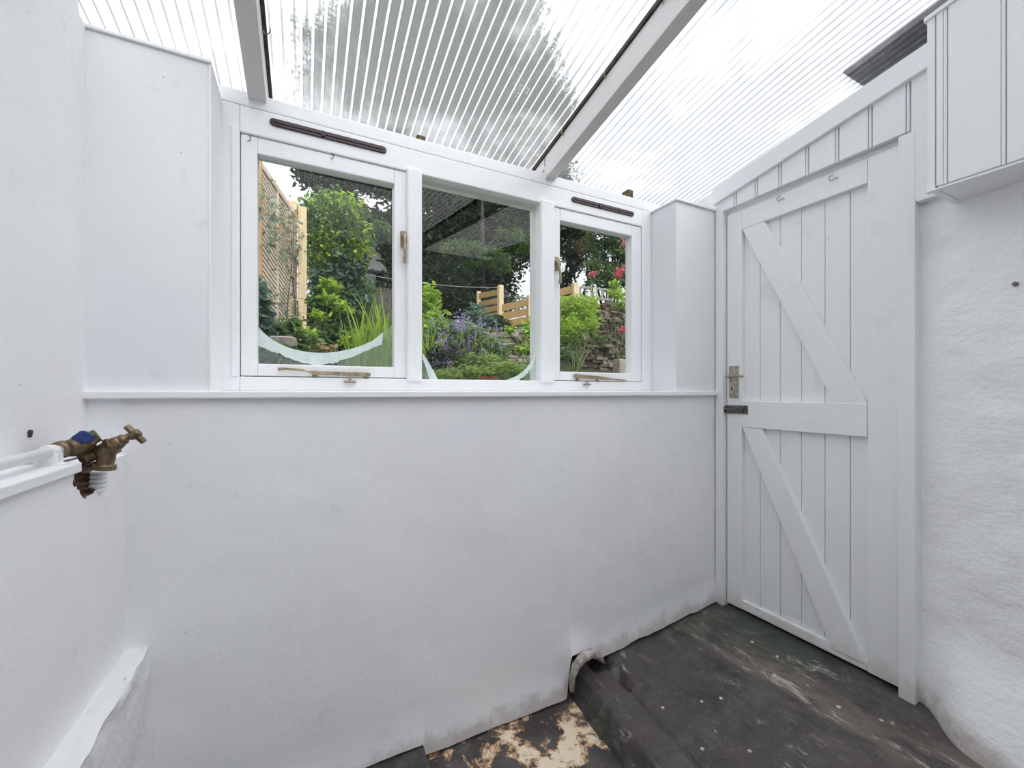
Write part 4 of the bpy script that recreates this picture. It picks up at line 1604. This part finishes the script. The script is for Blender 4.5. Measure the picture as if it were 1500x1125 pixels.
def dry_wall(name, label, x0, x1, y0, y1, zb, zt, mat, sz=(.07, .16), hh=(.025, .06), depth=.16):
    mb_ = MB()
    z = zb
    while z < zt:
        h = random.uniform(*hh)
        x = x0 - random.uniform(0, .08)
        while x < x1:
            L = random.uniform(*sz)
            t = (x - x0) / (x1 - x0)
            y = y0 + (y1 - y0) * t + random.gauss(0, .015)
            c = []
            for sz_ in (0, 1):
                for (ax_, ay_) in ((0, 0), (1, 0), (1, 1), (0, 1)):
                    c.append((x + ax_ * L * .97 + random.gauss(0, .006), y + ay_ * depth + random.gauss(0, .010), z + sz_ * h * .95 + random.gauss(0, .005)))
            if z + h < zt + .06 * fbm(x, 1, 0, 3):
                mb_.hexa(c)
            x += L
        z += h
    mb_.box(x0, x1, max(y0, y1) + depth * .5, max(y0, y1) + depth * 1.6, zb, zt - .06)
    o = mb_.build(name, M[mat], None, .007)
    return tag(o, label, 'stone wall')


a, b = at(712, 480, 3.9), at(800, 482, 3.7)
dry_wall('low_stone_wall', 'low pale dry stone wall behind the purple flowers', a.x, b.x - .12, 3.9, 3.75, .0, a.z, 'stone_pale', (.10, .24), (.03, .065))
a, b = at(828, 440, 4.4), at(935, 430, 4.1)
dry_wall('garden_stone_wall', 'tall brown dry stone wall filling the right pane', a.x, b.x + .5, 4.5, 4.15, .05, 1.22, 'stone_dark', (.06, .17), (.022, .055))
bk = at(915, 530, 3.5)
tag(MB().box(bk.x - .07, bk.x + .10, 3.5, 3.62, -.05, bk.z + .03).build('concrete_block', M['concrete'], bevel=.01), 'pale concrete block at the foot of the brown stone wall', 'block')

# ---- golden slatted fence
gf = empty('slatted_fence', (4.3, 8.9, 1.5), 'golden horizontal board fence climbing the slope', 'fence')


def gpost(u, v0, v1, Y, w=.10):
    p0, p1 = at(u, v0, Y), at(u, v1, Y)
    return MB().box(p0.x - w / 2, p0.x + w / 2, Y - w / 2, Y + w / 2, p1.z, p0.z).build('post', M['post2'], gf, .006)


gpost(701, 427, 480, 9.55, .09)
gpost(733, 418, 490, 8.9, .12)
gpost(776, 433, 490, 8.55, .12)
gpost(842, 415, 470, 8.05, .14)


def gboard(a, b, h=.13):
    MB().bar(a + Vector((0, -.04, 0)), b + Vector((0, -.04, 0)), .025, h).build('board', M['fence'], gf, .004)


for v0, v1 in ((434, 428), (446.5, 440), (457, 450.5), (466, 461)):
    gboard(at(701, v0, 9.55), at(733, v1, 8.9), .135)
for v0, v1, v2, v3 in ((452, 442.5, 440, 422.5), (464.5, 456, 452.5, 436), (476, 468, 466, 450)):
    gboard(at(733, v0, 8.9), at(776, v1, 8.55), .16)
    gboard(at(776, v2, 8.55), at(845, v3, 8.05), .17)

# grey railings behind
def railing(label, pa, pb, n, h):
    e = empty('garden_railing', pa - Vector((0, 0, h)), label, 'railing', 'grey railings beyond the golden fence')
    MB().bar(pa, pb, .05, .05).build('top_rail', M['grey_rail'], e, .004)
    MB().bar(pa - Vector((0, 0, h)), pb - Vector((0, 0, h)), .05, .05).build('bottom_rail', M['grey_rail'], e, .004)
    for i in range(n):
        p = pa.lerp(pb, i / (n - 1))
        MB().bar(p - Vector((0, 0, h)), p, .035, .035, up=(0, 1, 0)).build('baluster', M['grey_rail'], e)


railing('grey railing with upright bars rising behind the golden fence in middle pane', at(736, 433, 11.6), at(778, 437.5, 11.8), 8, .52)
railing('grey railing above the stone wall in right pane', at(850, 420.5, 9.0), at(898, 425.5, 8.6), 7, .26)
wp = at(869, 424, 7.6)
tag(MB().box(wp.x - .05, wp.x + .05, 7.55, 7.65, wp.z - .6, at(869, 417, 7.6).z).build('white_post', M['house'], bevel=.006), 'short white post above the stone wall in right pane', 'post')
# washing line
pa, pb = at(492, 398, 8.0), at(733, 421, 8.84)
wl = MB()
wl.tube([pa.lerp(pb, t) - Vector((0, 0, .10 * 4 * t * (1 - t))) + Vector((0, 0, .06 * (1 - t))) for t in lin(0, 1, 24)], .006, 5)
tag(wl.build('washing_line', M['grey_rail'], smooth=0), 'thin grey washing line crossing the garden to the golden fence', 'washing line')

# ---- house and picket fence behind the shrubs
hs = empty('distant_house', (3.2, 18, 3.5), 'pale rendered house glimpsed under the evergreen in left pane', 'house')
h0, h1 = at(536, 425, 18), at(612, 360, 18)
MB().box(h0.x, h1.x + 1.2, 18, 22, 3.2, at(560, 352, 18).z).build('wall', M['house'], hs, .02)
z_ = at(560, 402, 18)
bx = MB()
bx.box(at(551, 402, 17.9).x, at(562, 402, 17.9).x, 17.93, 18.02, at(555, 424, 17.9).z, z_.z)
f_ = bx.build('window', M['winglass'], hs, .01)
MB().box(h0.x, h1.x, 17.8, 18.02, z_.z, z_.z + .09).build('eaves_band', M['slate'], hs, .01)
rf = MB()
zt = at(560, 352, 18).z
rf.prism([(h0.x - .3, 17.7, zt), (h0.x - .3, 22.3, zt), (h0.x - .3, 20, zt + 1.0)], (h1.x + 1.8 - h0.x, 0, 0))
rf.build('roof', M['slate'], hs, .02)
pf = empty('picket_fence', (1.6, 10.5, 2.0), 'dark picket fence before the pale distant house', 'fence')
xa_, xb__ = at(538, 420, 10.5).x, at(598, 420, 10.5).x
ztop_ = at(560, 421.5, 10.5).z
n = 13
for i in range(n):
    x = xa_ + (xb__ - xa_) * i / (n - 1)
    MB().box(x - .032, x + .032, 10.5, 10.52, 1.7, ztop_).build('picket', M['picket'], pf, .004)
for z in (ztop_ - .06, 2.0):
    MB().box(xa_, xb__, 10.52, 10.56, z - .03, z + .03).build('rail', M['picket'], pf)

# ---- right pane
plant('lime_bush', 'bright lime bush before the brown stone wall in right pane', 'bush',
      [B(838, 460, 3.9, 22, 22), B(858, 455, 3.9, 18, 20), B(828, 480, 3.7, 18, 22), B(850, 480, 3.75, 20, 18), B(868, 448, 4.0, 10, 14), B(835, 442, 4.0, 14, 10)], 2600, .05, 'bright', (at(846, 515, 3.85).x, 3.85, .35), asp=.35)
plant('under_bush', 'green leaves below the lime bush in right pane', 'plant',
      [B(838, 500, 3.6, 20, 10), B(880, 498, 3.8, 12, 8), B(825, 520, 3.3, 8, 14)], 520, .045, 'mid', (at(840, 525, 3.6).x, 3.6, .2), asp=.45)
rt = empty('broadleaf_tree', (7.6, 10.4, 2.0), 'green broadleaf tree behind the stone wall in right pane', 'tree')
bl = [B(885, 350, 9.5, 26, 14), B(905, 375, 9.4, 24, 22), B(880, 395, 9.3, 22, 14), B(910, 410, 9.2, 24, 16), B(870, 372, 9.6, 14, 14), B(900, 330, 9.5, 24, 12), B(935, 380, 9.4, 20, 40), B(878, 415, 9.3, 16, 10)]
leaf_mesh('foliage', cloud(bl, 9500, .36, 26), .11, LF['mid'], rt, .4, .5)
branches((at(895, 430, 9.4).x, 9.5, 1.7), [b[:3] for b in bl], .05, M['bark'], 'branches', rt)
bt = empty('copper_tree', (6.6, 11.2, 2.2), 'dark tree with rust brown leaves at upper left of right pane', 'tree')
bl = [B(835, 350, 11, 22, 26), B(855, 345, 11.2, 16, 24), B(838, 385, 11, 18, 14), B(825, 325, 11, 22, 18), B(860, 320, 11.2, 20, 16), B(830, 408, 11, 14, 8), B(808, 352, 11.2, 16, 30), B(790, 345, 11.4, 14, 30)]
leaf_mesh('foliage', cloud(bl, 9000, .38, 26), .13, LF['dark'], bt, .4, .45)
leaf_mesh('rust_leaves', cloud([B(853, 350, 10.7, 10, 20), B(858, 330, 10.7, 10, 10), B(846, 365, 10.7, 8, 10)], 700, .4, 20), .11, LF['rust'], bt, .4, .45)
branches((at(840, 430, 11).x, 11.1, 2.0), [b[:3] for b in bl], .07, M['bark'], 'branches', bt)


def valerian(label, base, heads):
    e = empty('red_valerian', base, label, 'flowers', 'red valerian at the right of the window')
    pts = []
    sm = MB()
    lv_ = []
    for (u, v, Y, r) in heads:
        p = at(u, v, Y)
        s = Y / ray(u, v)[1]
        for i in range(70):
            d = Vector((random.gauss(0, 1), random.gauss(0, 1), random.gauss(0, .9))).normalized() * random.uniform(.4, 1) * r * s
            pts.append(p + d)
        b0 = Vector(base)
        sm.tube([b0, b0.lerp(p, .5) + Vector((0, 0, .05)), p], .0035, 5)
        for i in range(16):
            lv_.append(b0.lerp(p, random.uniform(.25, .92)) + Vector((random.gauss(0, .03), random.gauss(0, .03), random.gauss(0, .02))))
    leaf_mesh('blossom', np.array(pts), .022, LF['pink'], e, .3, .7)
    leaf_mesh('foliage', np.array(lv_), .06, LF['blue'], e, .4, .4)
    sm.build('stems', M['stem'], e, 0, 0)


w0 = at(935, 440, 3.3)
valerian('tall crimson pink valerian at the right edge of right pane', (w0.x, 3.3, .9),
         [(918, 356, 3.0, 7), (921, 346, 3.0, 6), (919, 366, 3.0, 6), (908, 397, 3.1, 7.5), (917, 392, 3.1, 6), (922, 380, 3.05, 6), (905, 404, 3.1, 5), (923, 400, 3.1, 6)])
w1 = at(868, 436, 4.35)
valerian('single pink valerian head on top of the stone wall', (w1.x, 4.35, at(868, 436, 4.35).z), [(867, 402, 4.3, 4.5), (871, 400, 4.3, 3)])
w2 = at(926, 492, 3.6)
valerian('low pink valerian against the brown stone wall face', (w2.x, 3.6, .45), [(914, 482, 3.6, 5), (921, 478, 3.6, 5), (909, 485, 3.6, 3)])
plant('wall_top_plant', 'yellow-green plant growing on top of the brown stone wall', 'plant',
      [B(905, 432, 3.9, 12, 6), B(912, 445, 3.85, 10, 6), B(900, 420, 4.0, 8, 8)], 350, .05, 'bright', (at(907, 445, 3.95).x, 3.98, 1.0), asp=.6)

# ------------------------------------------------------------------ sky and sun
SKY = .62
w = bpy.data.worlds.new('sky')
SC.world = w
w.use_nodes = True
nt = w.node_tree
nt.nodes.clear()
o = nt.nodes.new('ShaderNodeOutputWorld')
bg = nt.nodes.new('ShaderNodeBackground')
tc_ = nt.nodes.new('ShaderNodeTexCoord')
nzn = nt.nodes.new('ShaderNodeTexNoise')
nzn.inputs['Scale'].default_value = 2.2
nzn.inputs['Detail'].default_value = 4
cr = nt.nodes.new('ShaderNodeValToRGB')
cr.color_ramp.elements[0].position = .3
cr.color_ramp.elements[0].color = (.90, .94, 1.0, 1)
cr.color_ramp.elements[1].position = .7
cr.color_ramp.elements[1].color = (1.0, 1.0, 1.0, 1)
nt.links.new(tc_.outputs['Generated'], nzn.inputs['Vector'])
nt.links.new(nzn.outputs['Fac'], cr.inputs[0])
nt.links.new(cr.outputs[0], bg.inputs['Color'])
# overcast sky: the zenith about three times as bright as the horizon
sx_ = nt.nodes.new('ShaderNodeSeparateXYZ')
nt.links.new(tc_.outputs['Generated'], sx_.inputs[0])
mr_ = nt.nodes.new('ShaderNodeMapRange')
mr_.inputs['From Min'].default_value = 0
mr_.inputs['From Max'].default_value = 1
mr_.inputs['To Min'].default_value = SKY
mr_.inputs['To Max'].default_value = SKY * 3.0
nt.links.new(sx_.outputs['Z'], mr_.inputs['Value'])
nt.links.new(mr_.outputs['Result'], bg.inputs['Strength'])
nt.links.new(bg.outputs[0], o.inputs['Surface'])
sd = bpy.data.lights.new('sun', 'SUN')
sd.energy = 3.0
sd.angle = R(70)
sd.color = (1, .97, .92)
so_ = bpy.data.objects.new('sun', sd)
COL.objects.link(so_)
so_.rotation_euler = (R(36), R(24), 0)     # high, from behind the house

SC.view_settings.view_transform = 'Standard'
SC.view_settings.look = 'None'
SC.view_settings.exposure = .18
SC.view_settings.gamma = 1.0
SC.view_settings.use_curve_mapping = False
SC.cycles.diffuse_bounces = 7
SC.cycles.transparent_max_bounces = 24
